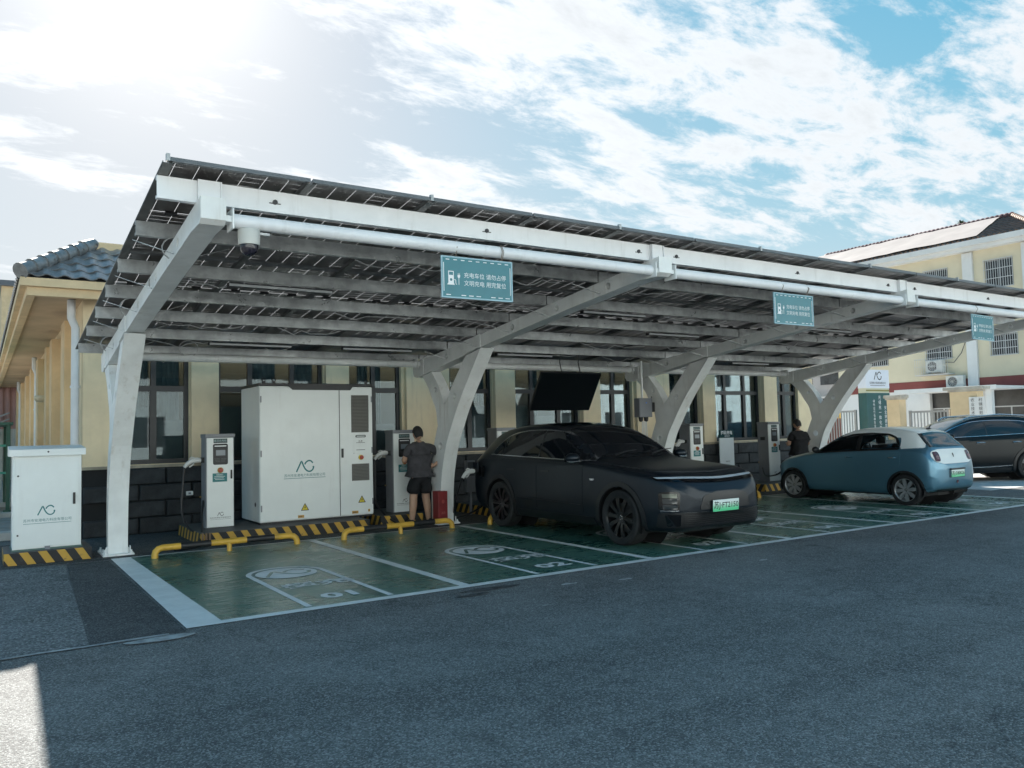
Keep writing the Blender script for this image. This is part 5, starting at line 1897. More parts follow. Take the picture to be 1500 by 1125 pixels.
def suv(label, loc, rz, paint, black, glass, style, rim_m, trims, dlo, splits, r=.365, name='parked_suv'):
    c = thing(name, label, 'car', loc, rz)
    sh = Shell(SUV)
    AX = [(-1.45, r), (1.45, r)]
    RA = r + .055
    sh.body(c, paint, arch_cut(AX, RA, .45))
    arch_parts(sh, c, AX, RA, .955, black, .052, .21)
    for ax in (-1.45, 1.45):
        for sg in (-1, 1):
            wheel(c, sg * .835, ax, r, .235, sg, style, rim_m)
    MB().box(-.45, .45, -2.0, 2.0, .17, .26).obj('underbody', under_m, c)
    for sg, vw in ((-1, 'L'), (1, 'R')):
        # glass with its bright surround
        sh.decal('window_surround', [dlo, inset(dlo, .016)], trims, c, vw, off=.006, step=.05)
        g0 = inset(dlo, .012)
        ys = [min(p[0] for p in g0)] + splits + [max(p[0] for p in g0)]
        for i in range(len(ys) - 1):
            a, b_ = ys[i] + (.012 if i else 0), ys[i + 1] - (.012 if i < len(ys) - 2 else 0)
            seg = clip_y(g0, a, b_)
            sh.decal('side_window', [seg], glass, c, vw, off=.007, step=.06)
        sh.decal('pillar_trim', [inset(dlo, .014)], black, c, vw, off=.004, step=.08)
        # doors stand a few millimetres proud with real gaps between them
        fd = [(-.70, .37), (.40, .37), (.40, 1.075), (-.2, 1.055), (-.70, 1.035)]
        rd = [(.415, .37), (.98, .37), (1.02, .62), (1.16, .80), (1.34, .90), (1.40, 1.10), (.415, 1.077)]
        for nm, pl in (('front_door', fd), ('rear_door', rd)):
            d_ = sh.decal(nm, [rpoly(pl, .03, 3)], paint, c, vw, off=.0035, step=.07, skirt=.006)
        for y_ in (.20, 1.12):
            sh.decal('door_handle', [rpoly([(y_ - .11, .915), (y_ + .11, .915), (y_ + .11, .94), (y_ - .11, .94)], .01)], black, c, vw, off=.009, step=.06, skirt=.006)
        sh.decal('sill_trim', [rpoly([(-.95, .22), (.95, .22), (.93, .335), (-.93, .335)], .02)], black, c, vw, off=.010, step=.08, skirt=.012)
        sh.decal('door_crease', [[(-.66, .475), (.9, .505), (.9, .515), (-.66, .487)]], paint, c, vw, off=.012, step=.06, skirt=.012)
        # mirror: head and stalk
        m = MB()
        q = bmesh.new()
        bmesh.ops.create_uvsphere(q, u_segments=18, v_segments=12, radius=1)
        for v in q.verts:
            v.co = Vector((sg * (1.045 + .115 * v.co.x), -.60 + .085 * v.co.y * (1.15 if v.co.y < 0 else .6), 1.135 + .07 * v.co.z))
        m.addbm(q)
        mo = m.obj('side_mirror', paint, c, smooth=60)
        MB().box(min(sg * .90, sg * .98), max(sg * .90, sg * .98), -.63, -.56, 1.075, 1.10).obj('mirror_stalk', black, mo)
        MB().box(min(sg * .96, sg * 1.14), max(sg * .96, sg * 1.14), -.556, -.549, 1.085, 1.185).obj('mirror_glass', glass, mo)
        MB().tube([(sg * .97, -.665, 1.088), (sg * 1.08, -.69, 1.083), (sg * 1.15, -.63, 1.09)], .011, 6).obj('mirror_trim', trims, mo)
    sh.decal('windscreen', [rpoly([(-.70, -.76), (-.35, -.86), (.35, -.86), (.70, -.76), (.585, .05), (.3, .13), (-.3, .13), (-.585, .05)], .06)], glass, c, 'T', off=.006, step=.07)
    sh.decal('roof_glass', [rpoly([(-.55, .24), (.55, .24), (.53, 1.45), (-.53, 1.45)], .08)], glass, c, 'T', off=.004, step=.09)
    sh.decal('rear_window', [rpoly([(-.56, 1.20), (.56, 1.20), (.50, 1.42), (-.50, 1.42)], .05)], glass, c, 'B', off=.005, step=.08)
    sh.decal('tail_light', [rpoly([(-.80, .90), (.80, .90), (.80, .96), (-.80, .96)], .02)], M('tail_red', (.22, .01, .01), .2), c, 'B', off=.008, step=.08, skirt=.01)
    hd = [(-.78, -1.98), (-.5, -2.10), (0, -2.15), (.5, -2.10), (.78, -1.98), (.76, -1.0), (.66, -.90), (-.66, -.90), (-.76, -1.0)]
    sh.decal('hood', [rpoly(hd, .08)], paint, c, 'T', off=.006, step=.09, skirt=.008)
    for x in (-.42, .28):
        MB().tube([(x, -.80, 1.16), (x + .30, -.70, 1.20), (x + .52, -.66, 1.215)], [.010, .009, .006], 6).obj('wiper', black_pl, c)
    return c, sh


def clip_y(poly, a, b):
    def cl(P, f, val):
        out = []
        for i in range(len(P)):
            p, q = P[i], P[(i + 1) % len(P)]
            ip, iq = f(p), f(q)
            if ip:
                out.append(p)
            if ip != iq:
                t = (val - p[0]) / (q[0] - p[0])
                out.append((val, p[1] + (q[1] - p[1]) * t))
        return out
    P = cl(poly, lambda p: p[0] >= a - 1e-9, a)
    return cl(P, lambda p: p[0] <= b + 1e-9, b)


blk_paint = M('matte_black_paint', (.0145, .020, .0275), .31, metal=.45, spec=.5, nz=(.8, .1))
blk_gloss = M('gloss_black', (.006, .006, .007), .12)
blk_trim = M('satin_black_trim', (.012, .0125, .014), .42)
dk_glass = M('privacy_glass', (.006, .008, .011), .05, spec=.34)
blk_rim = M('black_rim', (.012, .012, .013), .28)
DLO1 = catmull([(-.82, 1.085), (-.55, 1.275), (-.24, 1.435), (-.02, 1.500), (.25, 1.530), (.65, 1.540), (1.02, 1.522), (1.38, 1.462), (1.60, 1.335), (1.78, 1.15)], 4) + [(1.2, 1.135), (.4, 1.115), (-.2, 1.10)]
s1, sh1 = suv('matte black electric SUV with a green plate backed into bay 03 under the carport', (6.385, 2.535, 0), 0, blk_paint, blk_trim, dk_glass, 'multi', blk_rim, chrome_m, DLO1, [.405, 1.42])
# front face
bar_o = catmull([(-.875, .905), (-.6, .905), (0, .885), (.6, .905), (.875, .905)], 5) + catmull([(.86, .862), (.6, .845), (0, .822), (-.6, .845), (-.86, .862)], 5)
sh1.decal('light_bar', [bar_o], blk_gloss, s1, 'F', off=.012, step=.04, skirt=.03)
bar_i = catmull([(-.865, .902), (-.6, .902), (0, .882), (.6, .902), (.865, .902)], 5) + catmull([(.85, .884), (.6, .880), (0, .858), (-.6, .880), (-.85, .884)], 5)
sh1.decal('light_strip', [bar_i], M('light_bar_lens', (.42, .46, .50), .08, coat=.6), s1, 'F', off=.0145, step=.04)
lens = M('headlamp_lens', (.035, .04, .042), .06, coat=.5)
for sg in (-1, 1):
    pl = [(sg * .715, .505), (sg * .70, .71), (sg * .735, .735), (sg * .86, .725), (sg * .865, .505)]
    hl = sh1.decal('headlamp', [rpoly(pl, .02)], blk_gloss, s1, 'F', off=.008, step=.035, skirt=.02)
    for za, zb_ in ((.515, .575), (.585, .645), (.655, .705)):
        sh1.decal('lamp_lens', [rpoly([(sg * .735, za), (sg * .845, za), (sg * .845, zb_), (sg * .735, zb_)], .01)], lens if za < .65 else M('lamp_chrome', (.13, .14, .12), .2, metal=.6), hl, 'F', off=.012, step=.04)
    sh1.decal('lamp_strip', [[(sg * .72, .492), (sg * .86, .492), (sg * .86, .500), (sg * .72, .500)]], chrome_m, hl, 'F', off=.012, step=.04)
sh1.decal('upper_grille_panel', [rpoly([(-.46, .50), (.46, .50), (.40, .665), (.18, .715), (-.18, .715), (-.40, .665)], .04)], blk_trim, s1, 'F', off=.006, step=.05, skirt=.01)
lg_ = sh1.decal('lower_grille', [rpoly([(-.86, .285), (.86, .285), (.865, .475), (-.865, .475)], .03)], M('grille_black', (.006, .006, .007), .5), s1, 'F', off=.010, step=.05, skirt=.02)
for i in range(6):
    z = .305 + i * .024
    sh1.decal('grille_slat', [[(-.66, z), (.66, z), (.66, z + .011), (-.66, z + .011)]], blk_trim, lg_, 'F', off=.018, step=.06, skirt=.01)
for sg in (-1, 1):
    sh1.decal('air_curtain', [rpoly([(sg * .80, .30), (sg * .70, .30), (sg * .70, .45), (sg * .83, .45)], .015)], blk_gloss, lg_, 'F', off=.014, step=.05, skirt=.01)
sh1.decal('bumper_strip', [[(-.86, .468), (.86, .468), (.86, .478), (-.86, .478)]], M('dark_chrome', (.10, .105, .11), .25, metal=.8), s1, 'F', off=.0155, step=.06)
sh1.decal('chin', [rpoly([(-.70, .235), (.70, .235), (.74, .28), (-.74, .28)], .02)], blk_trim, s1, 'F', off=.012, step=.06, skirt=.02)
hp = sh1.bvh.ray_cast(Vector((0, -6, .53)), Vector((0, 1, 0)))[0]
plate_text(s1, '苏J·FT2150', .47, .145, (-.045, hp.y - .030, .535), (R(4), 0, 0), gplate, .098, plate_ink)
sh1.decal('hood_badge', [[(-.055, -2.185), (.0, -2.175), (.055, -2.185), (.03, -2.165), (-.03, -2.165)]], chrome_m, s1, 'T', off=.006, step=.03)
sh1.decal('side_camera', [[(-.98, .855), (-.86, .858), (-.88, .83), (-.95, .832)]], chrome_m, s1, 'L', off=.012, step=.04, skirt=.01)
# charging flap and the plug in it
sh1.decal('charge_socket', [rpoly([(1.93, .78), (2.09, .78), (2.09, .95), (1.93, .95)], .03)], blk_gloss, s1, 'L', off=.006, step=.04)
MB().bbox(-.965, -.945, 2.10, 2.26, .86, 1.02, .006).obj('charge_flap', blk_paint, s1)
plug(5.30, 4.56, .88, 'white charging plug pushed into the rear flank of the black SUV', R(8), [(5.05, 4.62, .62), (5.1, 4.9, .25), (5.35, 5.25, .06), (5.9, 5.35, .2), (6.4, 5.7, .5)])

# ---- large dark SUV parked crosswise at the right
navy = M('dark_gloss_paint', (.006, .010, .013), .2, spec=.22)
sea_glass = M('tinted_glass', (.018, .028, .036), .04)
sil_rim = M('silver_rim', (.14, .145, .15), .3, metal=.6)
DLO2 = catmull([(-.80, 1.085), (-.50, 1.27), (-.18, 1.405), (.10, 1.475), (.45, 1.505), (.9, 1.505), (1.35, 1.475), (1.7, 1.40), (1.88, 1.30), (1.95, 1.17)], 4) + [(1.2, 1.15), (.4, 1.12), (-.2, 1.10)]
s2, sh2 = suv('glossy dark SUV with chrome strips parked crosswise beyond the blue hatchback', (19.4, 4.2, 0), R(-123), navy, blk_trim, sea_glass, 'five', sil_rim, chrome_m, DLO2, [.40, 1.36], name='parked_suv')
for sg, vw in ((-1, 'L'), (1, 'R')):
    sh2.decal('sill_chrome', [catmull([(-.9, .385), (-.2, .365), (.5, .375), (.95, .40)], 4) + catmull([(.95, .385), (.5, .355), (-.2, .345), (-.9, .365)], 4)], chrome_m, s2, vw, off=.016, step=.06, skirt=.01)
    for y_ in (.20, 1.10):
        MB().tube([(sg * .962, y_ - .10, .955), (sg * .985, y_ - .04, .965), (sg * .985, y_ + .05, .965), (sg * .962, y_ + .10, .96)], .012, 6).obj('door_handle', chrome_m, s2)
    MB().tube([(sg * .60, -.02, 1.53), (sg * .625, .15, 1.60), (sg * .62, .9, 1.645), (sg * .60, 1.6, 1.60), (sg * .585, 1.75, 1.54)], .018, 8).obj('roof_rail', chrome_m, s2)

# ---- small two tone hatchback
HB = [(-1.715, .36, .48, .58, .38, .64, .66), (-1.66, .28, .60, .67, .48, .72, .745), (-1.52, .225, .695, .75, .56, .80, .835), (-1.22, .205, .755, .83, .60, .87, .91), (-.95, .195, .77, .885, .63, .92, .965),
      (-.74, .19, .775, .91, .65, .965, 1.005), (-.40, .19, .775, .935, .605, 1.145, 1.185), (-.10, .19, .775, .955, .565, 1.29, 1.335), (.22, .19, .775, .975, .548, 1.365, 1.415), (.70, .19, .775, .99, .545, 1.375, 1.43),
      (1.10, .195, .772, 1.005, .54, 1.335, 1.39), (1.33, .21, .765, 1.01, .535, 1.27, 1.325), (1.48, .235, .752, .99, .555, 1.135, 1.175), (1.58, .25, .735, .94, .575, 1.045, 1.075), (1.66, .28, .705, .83, .57, .93, .955), (1.71, .33, .64, .70, .53, .79, .81)]
blue = M('blue_paint', (.095, .215, .300), .30, metal=.55, coat=.3, nz=(.6, .06))
cream_w = M('hatch_white', (.80, .82, .81), .3, coat=.4)
see_glass = glassmat('clear_car_glass', (.74, .78, .79), (.9, .95, 1), .03)
h = thing('blue_hatchback', 'small blue and white hatchback parked nose in under the far end of the carport', 'car', (13.255, 2.575, 0), R(180))
shh = Shell(HB)
rH = .285
AXH = [(-1.22, rH), (1.20, rH)]
DH = [(-.70, .945), (-.42, 1.105), (-.14, 1.235), (.12, 1.295), (.5, 1.312), (.85, 1.292), (1.0, 1.235), (1.075, 1.14), (1.11, 1.03), (.6, 1.012), (0, .985)]
DHr = rpoly(DH, .04, 3)
DHs = inset(DH, .02)


def cut_h(c):
    if arch_cut(AXH, rH + .045, .36)(c):
        return True
    return abs(c[0]) > .4 and inside((c[1], c[2]), DHs)


shh.body(h, [blue, cream_w], cut_h, second=lambda c: (c[2] > 1.30 or c[2] > 1.245 + .25 * max(0, -.02 - c[1])) and -.16 < c[1] < 1.36 or (c[1] > 1.12 and c[2] > 1.05 and c[1] < 1.52))
arch_parts(shh, h, AXH, rH + .045, .772, M('hatch_arch', (.012, .013, .015), .55), .022, .20)
petal = M('grey_petal_rim', (.30, .31, .32), .35, metal=.3)
for ax in (-1.22, 1.20):
    for sg in (-1, 1):
        wheel(h, sg * .675, ax, rH, .175, sg, 'petal', petal)
MB().box(-.40, .40, -1.4, 1.45, .165, .23).box(-.6, .6, -.85, .85, .17, .26).obj('underbody', under_m, h)
inn = M('cabin_trim', (.035, .036, .038), .8)
MB().box(-.70, .70, -.75, 1.35, .30, .36).box(-.64, .64, -.80, -.52, .36, .93).bbox(-.62, .62, -.66, -.44, .82, .95, .04).box(-.62, .62, 1.12, 1.30, .36, 1.0).obj('cabin', inn, h)
for x in (-.34, .34):
    MB().bbox(x - .22, x + .22, -.12, .34, .42, .58, .05).add([(x - .21, .24, .52), (x + .21, .24, .52), (x + .18, .44, 1.10), (x - .18, .44, 1.10), (x - .21, .36, .52), (x + .21, .36, .52), (x + .18, .53, 1.10), (x - .18, .53, 1.10)], [(0, 1, 2, 3), (7, 6, 5, 4), (0, 4, 5, 1), (1, 5, 6, 2), (2, 6, 7, 3), (3, 7, 4, 0)]).bbox(x - .11, x + .11, .46, .54, 1.11, 1.25, .03).obj('seat', inn, h)
MB().bbox(-.58, .58, .82, 1.14, .42, .60, .05).bbox(-.56, .56, 1.02, 1.14, .55, 1.02, .04).obj('rear_seat', inn, h)
MB().tube([(-.34 + .17 * math.cos(a), -.28 + .05 * math.sin(a), .96 + .16 * math.sin(a)) for a in np.linspace(0, 2 * math.pi, 22)], .014, 6).bar((-.34, -.42, .90), (-.34, -.28, .955), .04, .03).bar((-.50, -.285, .96), (-.18, -.285, .96), .02, .02).obj('steering_wheel', black_pl, h)
MB().bbox(-.12, .12, -.20, -.17, 1.215, 1.275, .01).obj('cabin_mirror', black_pl, h)
for sg, vw in ((-1, 'L'), (1, 'R')):
    shh.decal('window_frame', [rpoly(inset(DH, -.018), .05, 3), DHs], blk_trim, h, vw, off=.004, step=.05)
    for nm, a, b_ in (('front_window', -.72, .245), ('rear_window', .305, 1.12)):
        shh.decal(nm, [clip_y(inset(DH, .006), a, b_)], see_glass, h, vw, off=.0055, step=.07)
    shh.decal('door_pillar', [[(.235, 1.30), (.315, 1.305), (.315, .99), (.235, .985)]], blk_trim, h, vw, off=.008, step=.06)
    shh.decal('quarter_pillar', [rpoly([(1.04, 1.32), (1.105, 1.20), (1.135, 1.028), (1.54, 1.05), (1.47, 1.20), (1.38, 1.33)], [.03, .02, .01, .02, .04, .04], 3)], cream_w, h, vw, off=.005, step=.05)
    for nm, pl in (('front_door', [(-.72, .34), (.245, .32), (.245, .965), (-.2, .945), (-.72, .91)]), ('rear_door', [(.26, .32), (.78, .33), (.84, .52), (.98, .66), (1.12, .72), (1.13, .99), (.26, .967)])):
        shh.decal(nm, [rpoly(pl, .03, 3)], blue, h, vw, off=.0035, step=.07, skirt=.006)
    for y_ in (.10, .98):
        MB().tube([(sg * .775, y_ - .075, .865), (sg * .800, y_ - .04, .87), (sg * .800, y_ + .04, .872), (sg * .772, y_ + .075, .87)], .013, 8).obj('door_handle', blue if y_ < .5 else chrome_m, h)
    q = bmesh.new()
    bmesh.ops.create_uvsphere(q, u_segments=16, v_segments=10, radius=1)
    for v in q.verts:
        v.co = Vector((sg * (.86 + .085 * v.co.x), -.58 + .06 * v.co.y, 1.01 + .062 * v.co.z))
    mo = MB().addbm(q).obj('side_mirror', blk_trim, h, smooth=60)
    MB().box(min(sg * .72, sg * .80), max(sg * .72, sg * .80), -.60, -.55, .955, .985).obj('mirror_stalk', blk_trim, mo)
    hl = shh.decal('headlamp', [circle((sg * .50, .66), .10, 20)], lens, h, 'F', off=.008, step=.04, skirt=.02)
shh.decal('roof', [rpoly([(-.555, -.12), (-.3, -.20), (.3, -.20), (.555, -.12), (.55, 1.30), (.42, 1.335), (-.42, 1.335), (-.55, 1.30)], .06)], cream_w, h, 'T', off=.006, step=.06, skirt=.006)
shh.decal('windscreen', [rpoly([(-.60, -.66), (-.3, -.74), (.3, -.74), (.60, -.66), (.53, -.15), (.3, -.22), (-.3, -.22), (-.53, -.15)], .05)], dk_glass, h, 'T', off=.005, step=.07)
shh.decal('rear_screen', [rpoly([(-.575, 1.055), (.575, 1.055), (.50, 1.305), (.3, 1.325), (-.3, 1.325), (-.50, 1.305)], .04)], sea_glass, h, 'B', off=.006, step=.05)
shh.decal('boot_panel', [rpoly([(-.60, .80), (-.4, .755), (.4, .755), (.60, .80), (.655, .90), (.60, .985), (.4, 1.015), (-.4, 1.015), (-.60, .985), (-.655, .90)], .05)], cream_w, h, 'B', off=.008, step=.05, skirt=.01)
tl_m = M('tail_lamp', (.085, .016, .022), .12, coat=.5)
tl2 = M('tail_lamp_inner', (.22, .12, .13), .2)
for sg in (-1, 1):
    cx = sg * .525
    tl = shh.decal('tail_lamp', [rpoly([(cx - .075, .80), (cx + .075, .80), (cx + .075, .975), (cx - .075, .975)], .05)], tl_m, h, 'B', off=.014, step=.04, skirt=.01)
    shh.decal('lamp_inset', [rpoly([(cx - .04, .845), (cx + .04, .845), (cx + .04, .905), (cx - .04, .905)], .02)], tl2, tl, 'B', off=.0165, step=.04)
shh.decal('boot_badge', [rpoly([(-.022, .90), (-.006, .86), (.006, .86), (.022, .90), (.022, .925), (0, .945), (-.022, .925)], .008)], bolt_m, h, 'B', off=.012, step=.03)
shh.decal('plate_recess', [rpoly([(-.27, .50), (.27, .50), (.27, .665), (-.27, .665)], .02)], M('recess_blue', (.03, .085, .12), .5), h, 'B', off=.004, step=.05)
hb = shh.bvh.ray_cast(Vector((0, 6, .57)), Vector((0, -1, 0)))[0]
plate_text(h, '苏J·D80K26', .44, .125, (0, hb.y + .014, .575), (0, 0, R(180)), gplate, .085, plate_ink)
MB().bbox(-.24, .24, hb.y - .01, hb.y + .03, .645, .668, .004).obj('plate_lamp', blk_trim, h)
shh.decal('rear_bumper_trim', [rpoly([(-.55, .235), (.55, .235), (.60, .30), (-.60, .30)], .02)], blk_trim, h, 'B', off=.008, step=.06, skirt=.01)
shh.decal('bumper_badge', [rpoly([(-.03, .40), (.03, .40), (.03, .45), (-.03, .45)], .01)], tl_m, h, 'B', off=.01, step=.04)
MB().tube([(-.1, 1.20, 1.38), (-.1, 1.26, 1.46)], .010, 6).bbox(-.13, -.07, 1.17, 1.25, 1.375, 1.40, .008).obj('roof_aerial', black_pl, h)
MB().tube([(13.60 - 13.255, -1.74, .55), (13.60 - 13.255, -1.76, .55)], .05, 12).obj('charge_socket', black_pl, h)
plug(13.2, 4.36, .62, 'charging plug in the nose of the blue hatchback, its cable slanting down to the post', R(-90), [(13.15, 4.75, .42), (13.6, 5.4, .36), (14.1, 5.9, .5)], black_pl)

# ------------------------------------------------------------------ people
skin_m = M('skin', (.42, .25, .17), .55, nz=(9, .08))
hair_m = M('black_hair', (.010, .009, .009), .6, nz=(40, .4), bump=(60, .5))
shirt_g = M('grey_shirt', (.050, .048, .054), .9, nz=(9, .25), bump=(9, 1.0))
shirt_k = M('black_shirt', (.010, .010, .012), .9, nz=(9, .25), bump=(9, 1.0))
short_m = M('black_shorts', (.007, .007, .009), .85, nz=(12, .2))
shoe_m = M('dark_shoe', (.02, .02, .022), .6)


def skinned(name, joints, bones, mat, parent, sub=2, root='pelvis', flat=None):
    """joints: name -> (x, y, z, rx, ry); bones: pairs of names; grows one continuous surface"""
    names = list(joints)
    me = bpy.data.meshes.new(name)
    me.from_pydata([joints[n][:3] for n in names], [(names.index(a), names.index(b)) for a, b in bones], [])
    o = bpy.data.objects.new(name, me)
    COL.objects.link(o)
    md = o.modifiers.new('skin', 'SKIN')
    md.use_smooth_shade = True
    md.branch_smoothing = .6
    if not me.skin_vertices:
        bpy.context.view_layer.objects.active = o
    for i, n in enumerate(names):
        sv = me.skin_vertices[0].data[i]
        j = joints[n]
        sv.radius = (j[3], j[4] if len(j) > 4 else j[3])
        sv.use_root = (n == root)
    ss_ = o.modifiers.new('sub', 'SUBSURF')
    ss_.levels = sub
    ss_.render_levels = sub
    out = evaluated_mesh(o, name)
    bpy.data.objects.remove(o)
    out.materials.clear()
    out.materials.append(mat)
    out.shade_smooth()
    return link(name, out, parent)


def hand(J, B, wrist, tag, direction, side, palm_n, curl=.35, s=1.0):
    """palm and five unequal fingers rooted inside the palm"""
    d = Vector(direction).normalized()
    n = Vector(palm_n).normalized()
    sdv = d.cross(n).normalized() * side
    w = Vector(J[wrist][:3])
    J['palm' + tag] = (*(w + d * .05 * s), .030 * s, .018 * s)
    B.append((wrist, 'palm' + tag))
    for k, (off, L) in enumerate(((-.030, .062), (-.010, .074), (.010, .070), (.028, .055))):
        b = w + d * .075 * s + sdv * off * s
        m_ = b + (d * .75 + n * .25).normalized() * L * .5 * s
        e = m_ + (d * (1 - curl) + n * curl * 1.3).normalized() * L * .55 * s
        J['k%d%s' % (k, tag)] = (*b, .0095 * s)
        J['m%d%s' % (k, tag)] = (*m_, .0085 * s)
        J['t%d%s' % (k, tag)] = (*e, .0075 * s)
        B += [('palm' + tag, 'k%d%s' % (k, tag)), ('k%d%s' % (k, tag), 'm%d%s' % (k, tag)), ('m%d%s' % (k, tag), 't%d%s' % (k, tag))]
    b = w + d * .03 * s - sdv * .030 * s
    e = b + (d * .6 - sdv * .7 + n * .3).normalized() * .045 * s
    J['th0' + tag] = (*b, .012 * s)
    J['th1' + tag] = (*e, .009 * s)
    B += [('palm' + tag, 'th0' + tag), ('th0' + tag, 'th1' + tag)]


def head(parent, c, fwd, tilt_down, hair=True):
    """head with brow, nose, mouth, ears; face looks along +y before turning"""
    q = bmesh.new()
    bmesh.ops.create_uvsphere(q, u_segments=24, v_segments=18, radius=1)
    for v in q.verts:
        x, y, z = v.co
        taper = 1 - .22 * max(0, -z) ** 1.3
        v.co = Vector((x * .081 * taper, y * .095 * (1 - .10 * max(0, -z)) + (.010 if y > 0 and z < 0 else 0), z * .115))
        if y > .8:
            if abs(x) < .16 and -.25 < z < .15:
                v.co.y += .018 * (1 - abs(x) / .16)
            if .15 < abs(x) < .5 and .0 < z < .25:
                v.co.y -= .006
    rot = Matrix.Rotation(fwd, 4, 'Z') @ Matrix.Rotation(-tilt_down, 4, 'X')
    M4 = Matrix.Translation(c) @ rot
    for v in q.verts:
        v.co = M4 @ v.co
    hd_ = MB().addbm(q).obj('head', skin_m, parent, smooth=80)
    e = MB()
    for sg in (-1, 1):
        e.lathe([(0, -.006), (.016, -.004), (.020, .004), (.012, .010), (0, .010)], (0, 0, 0), 'X', 12)
        k = len(e.v) - 60
        e.v[k:] = [tuple(M4 @ Vector((sg * (.074 + (p[0] if sg > 0 else -p[0])) + 0, p[1] * .9 - .006, p[2] * 1.5 - .008))) for p in e.v[k:]]
    e.obj('ear', skin_m, hd_, smooth=60)
    f = MB()
    for sg in (-1, 1):
        f.lathe([(0, .006), (.010, .003), (.012, 0)], (0, 0, 0), 'Y', 10)
        k = len(f.v) - 30
        f.v[k:] = [tuple(M4 @ Vector((p[0] + sg * .030, p[1] + .081, p[2] * .6 + .012))) for p in f.v[k:]]
    f.obj('eye', M('eye_dark', (.02, .015, .012), .2), hd_)
    mm = MB().box(-.022, .022, 0, .004, -.003, .003)
    mm.v = [tuple(M4 @ Vector((p[0], p[1] + .085, p[2] - .058))) for p in mm.v]
    mm.obj('mouth', M('lips', (.32, .14, .11), .5), hd_)
    if hair:
        q = bmesh.new()
        bmesh.ops.create_uvsphere(q, u_segments=26, v_segments=18, radius=1)
        dele = []
        for v in q.verts:
            x, y, z = v.co
            if (y > .35 and z < .42) or z < -.78 or (y > -.05 and z < -.1):
                dele.append(v)
        bmesh.ops.delete(q, geom=dele, context='VERTS')
        rnd = random.Random(3)
        for v in q.verts:
            x, y, z = v.co
            k = 1 + rnd.uniform(-.012, .03)
            v.co = M4 @ Vector((x * .089 * k, y * .104 * k - .002, z * .126 * k + .004))
        MB().addbm(q).obj('hair', hair_m, hd_, smooth=80)
    return hd_


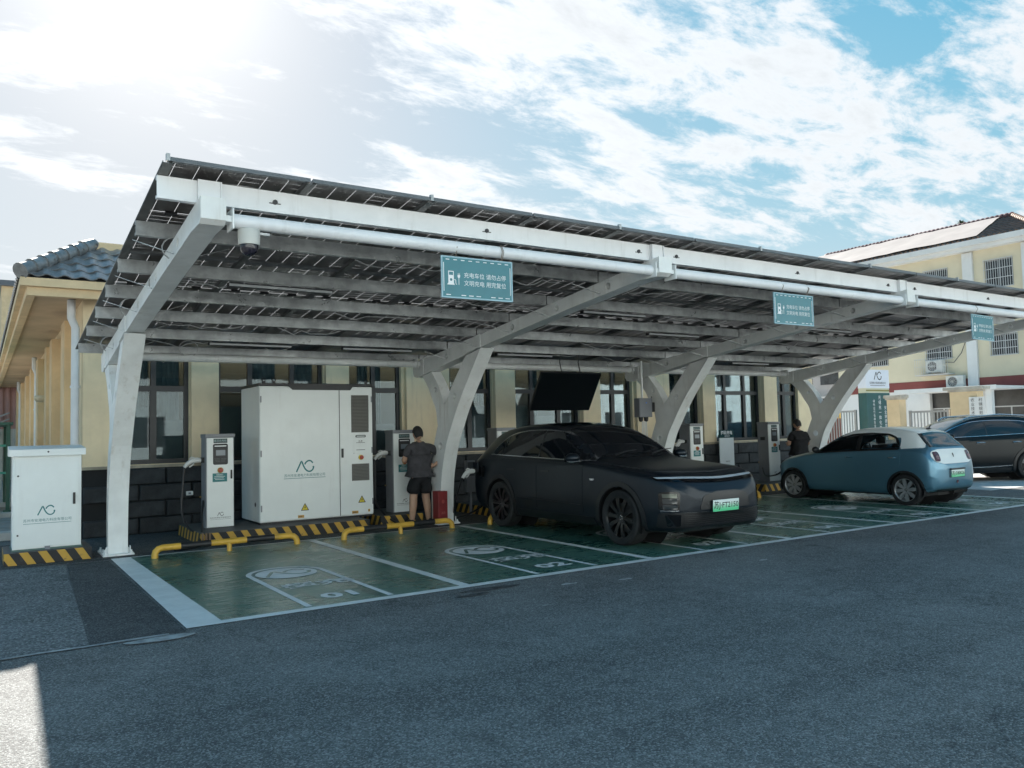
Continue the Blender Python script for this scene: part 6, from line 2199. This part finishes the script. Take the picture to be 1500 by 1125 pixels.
def person(label, loc, rz, shirt, legs_m, shorts, pose):
    p = thing('person', label, 'person', loc, rz)
    J, B = {}, []
    # bare body: legs, trunk core, arms with hands as one surface
    J['pelvis'] = (0, 0, .86, .15, .11)
    J['waist'] = (0, -.01, 1.0, .110, .085)
    J['chest'] = (0, 0, 1.20, .16, .10)
    J['neck0'] = (0, .005, 1.345, .070, .065)
    J['neck'] = (0, .03, 1.42, .066, .064)
    B += [('pelvis', 'waist'), ('waist', 'chest'), ('chest', 'neck0'), ('neck0', 'neck')]
    for t, sg in (('L', -1), ('R', 1)):
        fx, fy = pose['foot' + t]
        J['hip' + t] = (sg * .085, 0, .80, .088, .09)
        J['knee' + t] = (sg * .07 + (fx - sg * .07) * .55, fy * .5 + .02, .44, .068, .070)
        J['calf' + t] = (sg * .07 + (fx - sg * .07) * .75, fy * .8 - .01, .32, .068, .074)
        J['ankle' + t] = (fx, fy, .085, .042, .046)
        J['heel' + t] = (fx, fy - .02, .045, .034, .034)
        J['toe' + t] = (fx + sg * .02, fy + .14, .035, .036, .026)
        B += [('pelvis', 'hip' + t), ('hip' + t, 'knee' + t), ('knee' + t, 'calf' + t), ('calf' + t, 'ankle' + t), ('ankle' + t, 'heel' + t), ('heel' + t, 'toe' + t)]
        J['sh' + t] = (sg * .165, 0, 1.30, .056, .058)
        J['el' + t] = (*pose['el' + t], .050)
        J['fa' + t] = (*(Vector(pose['el' + t]).lerp(Vector(pose['wr' + t]), .35)), .050)
        J['wr' + t] = (*pose['wr' + t], .032)
        B += [('chest', 'sh' + t), ('sh' + t, 'el' + t), ('el' + t, 'fa' + t), ('fa' + t, 'wr' + t)]
        d = Vector(pose['wr' + t]) - Vector(pose['el' + t])
        hand(J, B, 'wr' + t, t, pose.get('hd' + t, d), sg, pose['pn' + t], pose.get('curl' + t, .4))
    skinned('body', J, B, skin_m, p)
    head(p, (0, .055, 1.525), pose.get('turn', 0), pose.get('nod', .3))
    # shirt: trunk and short sleeves, one loose surface over the body
    S, SB = {}, []
    S['hem'] = (0, -.005, .84, .200, .138)
    S['waist'] = (0, -.012, .98, .222, .145)
    S['mid'] = (0, -.005, 1.12, .222, .140)
    S['chest'] = (0, 0, 1.25, .205, .130)
    S['collar'] = (0, .012, 1.385, .085, .078)
    SB += [('hem', 'waist'), ('waist', 'mid'), ('mid', 'chest'), ('chest', 'collar')]
    for t, sg in (('L', -1), ('R', 1)):
        S['s' + t] = (sg * .178, 0, 1.295, .085, .090)
        e = Vector((sg * .17, 0, 1.30)).lerp(Vector(pose['el' + t]), .45)
        e2 = Vector((sg * .17, 0, 1.30)).lerp(Vector(pose['el' + t]), .72)
        S['e' + t] = (*e, .084)
        S['f' + t] = (*e2, .082)
        SB += [('chest', 's' + t), ('s' + t, 'e' + t), ('e' + t, 'f' + t)]
    skinned('shirt', S, SB, shirt, p, root='waist')
    # shorts or trousers
    T, TB = {}, []
    T['top'] = (0, -.005, .90, .205, .14)
    T['pelvis'] = (0, -.005, .80, .215, .15)
    TB += [('top', 'pelvis')]
    for t, sg in (('L', -1), ('R', 1)):
        h_, k_, a_ = (Vector(J[n + t][:3]) for n in ('hip', 'knee', 'ankle'))
        T['h' + t] = (*(h_ + Vector((sg * .012, 0, -.04))), .135, .135)
        TB.append(('pelvis', 'h' + t))
        if shorts:
            T['l' + t] = (*(h_.lerp(k_, .86) + Vector((sg * .008, 0, 0))), .125, .125)
            TB.append(('h' + t, 'l' + t))
        else:
            T['k' + t] = (*k_, .098, .10)
            T['a' + t] = (*(k_.lerp(a_, .93)), .085, .088)
            TB += [('h' + t, 'k' + t), ('k' + t, 'a' + t)]
    skinned('shorts' if shorts else 'trousers', T, TB, legs_m, p)
    for t in ('L', 'R'):
        fx, fy = pose['foot' + t]
        sg = -1 if t == 'L' else 1
        q = bmesh.new()
        bmesh.ops.create_uvsphere(q, u_segments=16, v_segments=10, radius=1)
        for v in q.verts:
            x, y, z = v.co
            v.co = Vector((fx + sg * .012 + x * (.050 + .006 * y), fy + .055 + y * .138, max(.0, .042 + z * .050 - .012 * y)))
        MB().addbm(q).obj('shoe', shoe_m, p, smooth=60)
    return p


person('person in a grey shirt and black shorts, back turned, one hand on the hip', (4.66, 5.28, .004), R(-4), shirt_g, short_m, True,
       dict(footL=(-.15, .0), footR=(.16, .03), elL=(-.26, .06, 1.06), wrL=(-.10, .24, 1.12), elR=(.43, -.10, 1.12), wrR=(.235, -.12, .985),
            pnL=(0, 0, 1), pnR=(-.3, 1, -.2), hdR=(-.8, .25, -.35), turn=R(6), nod=.45))
person('person in a black T-shirt and dark trousers standing at the post near the blue hatchback', (14.52, 5.15, .004), R(-18), shirt_k, short_m, False,
       dict(footL=(-.10, .0), footR=(.11, .03), elL=(-.25, .05, 1.05), wrL=(-.14, .25, 1.06), elR=(.27, .03, 1.05), wrR=(.15, .22, 1.02),
            pnL=(.3, 0, .9), pnR=(-.3, 0, .9), turn=R(14), nod=.55))
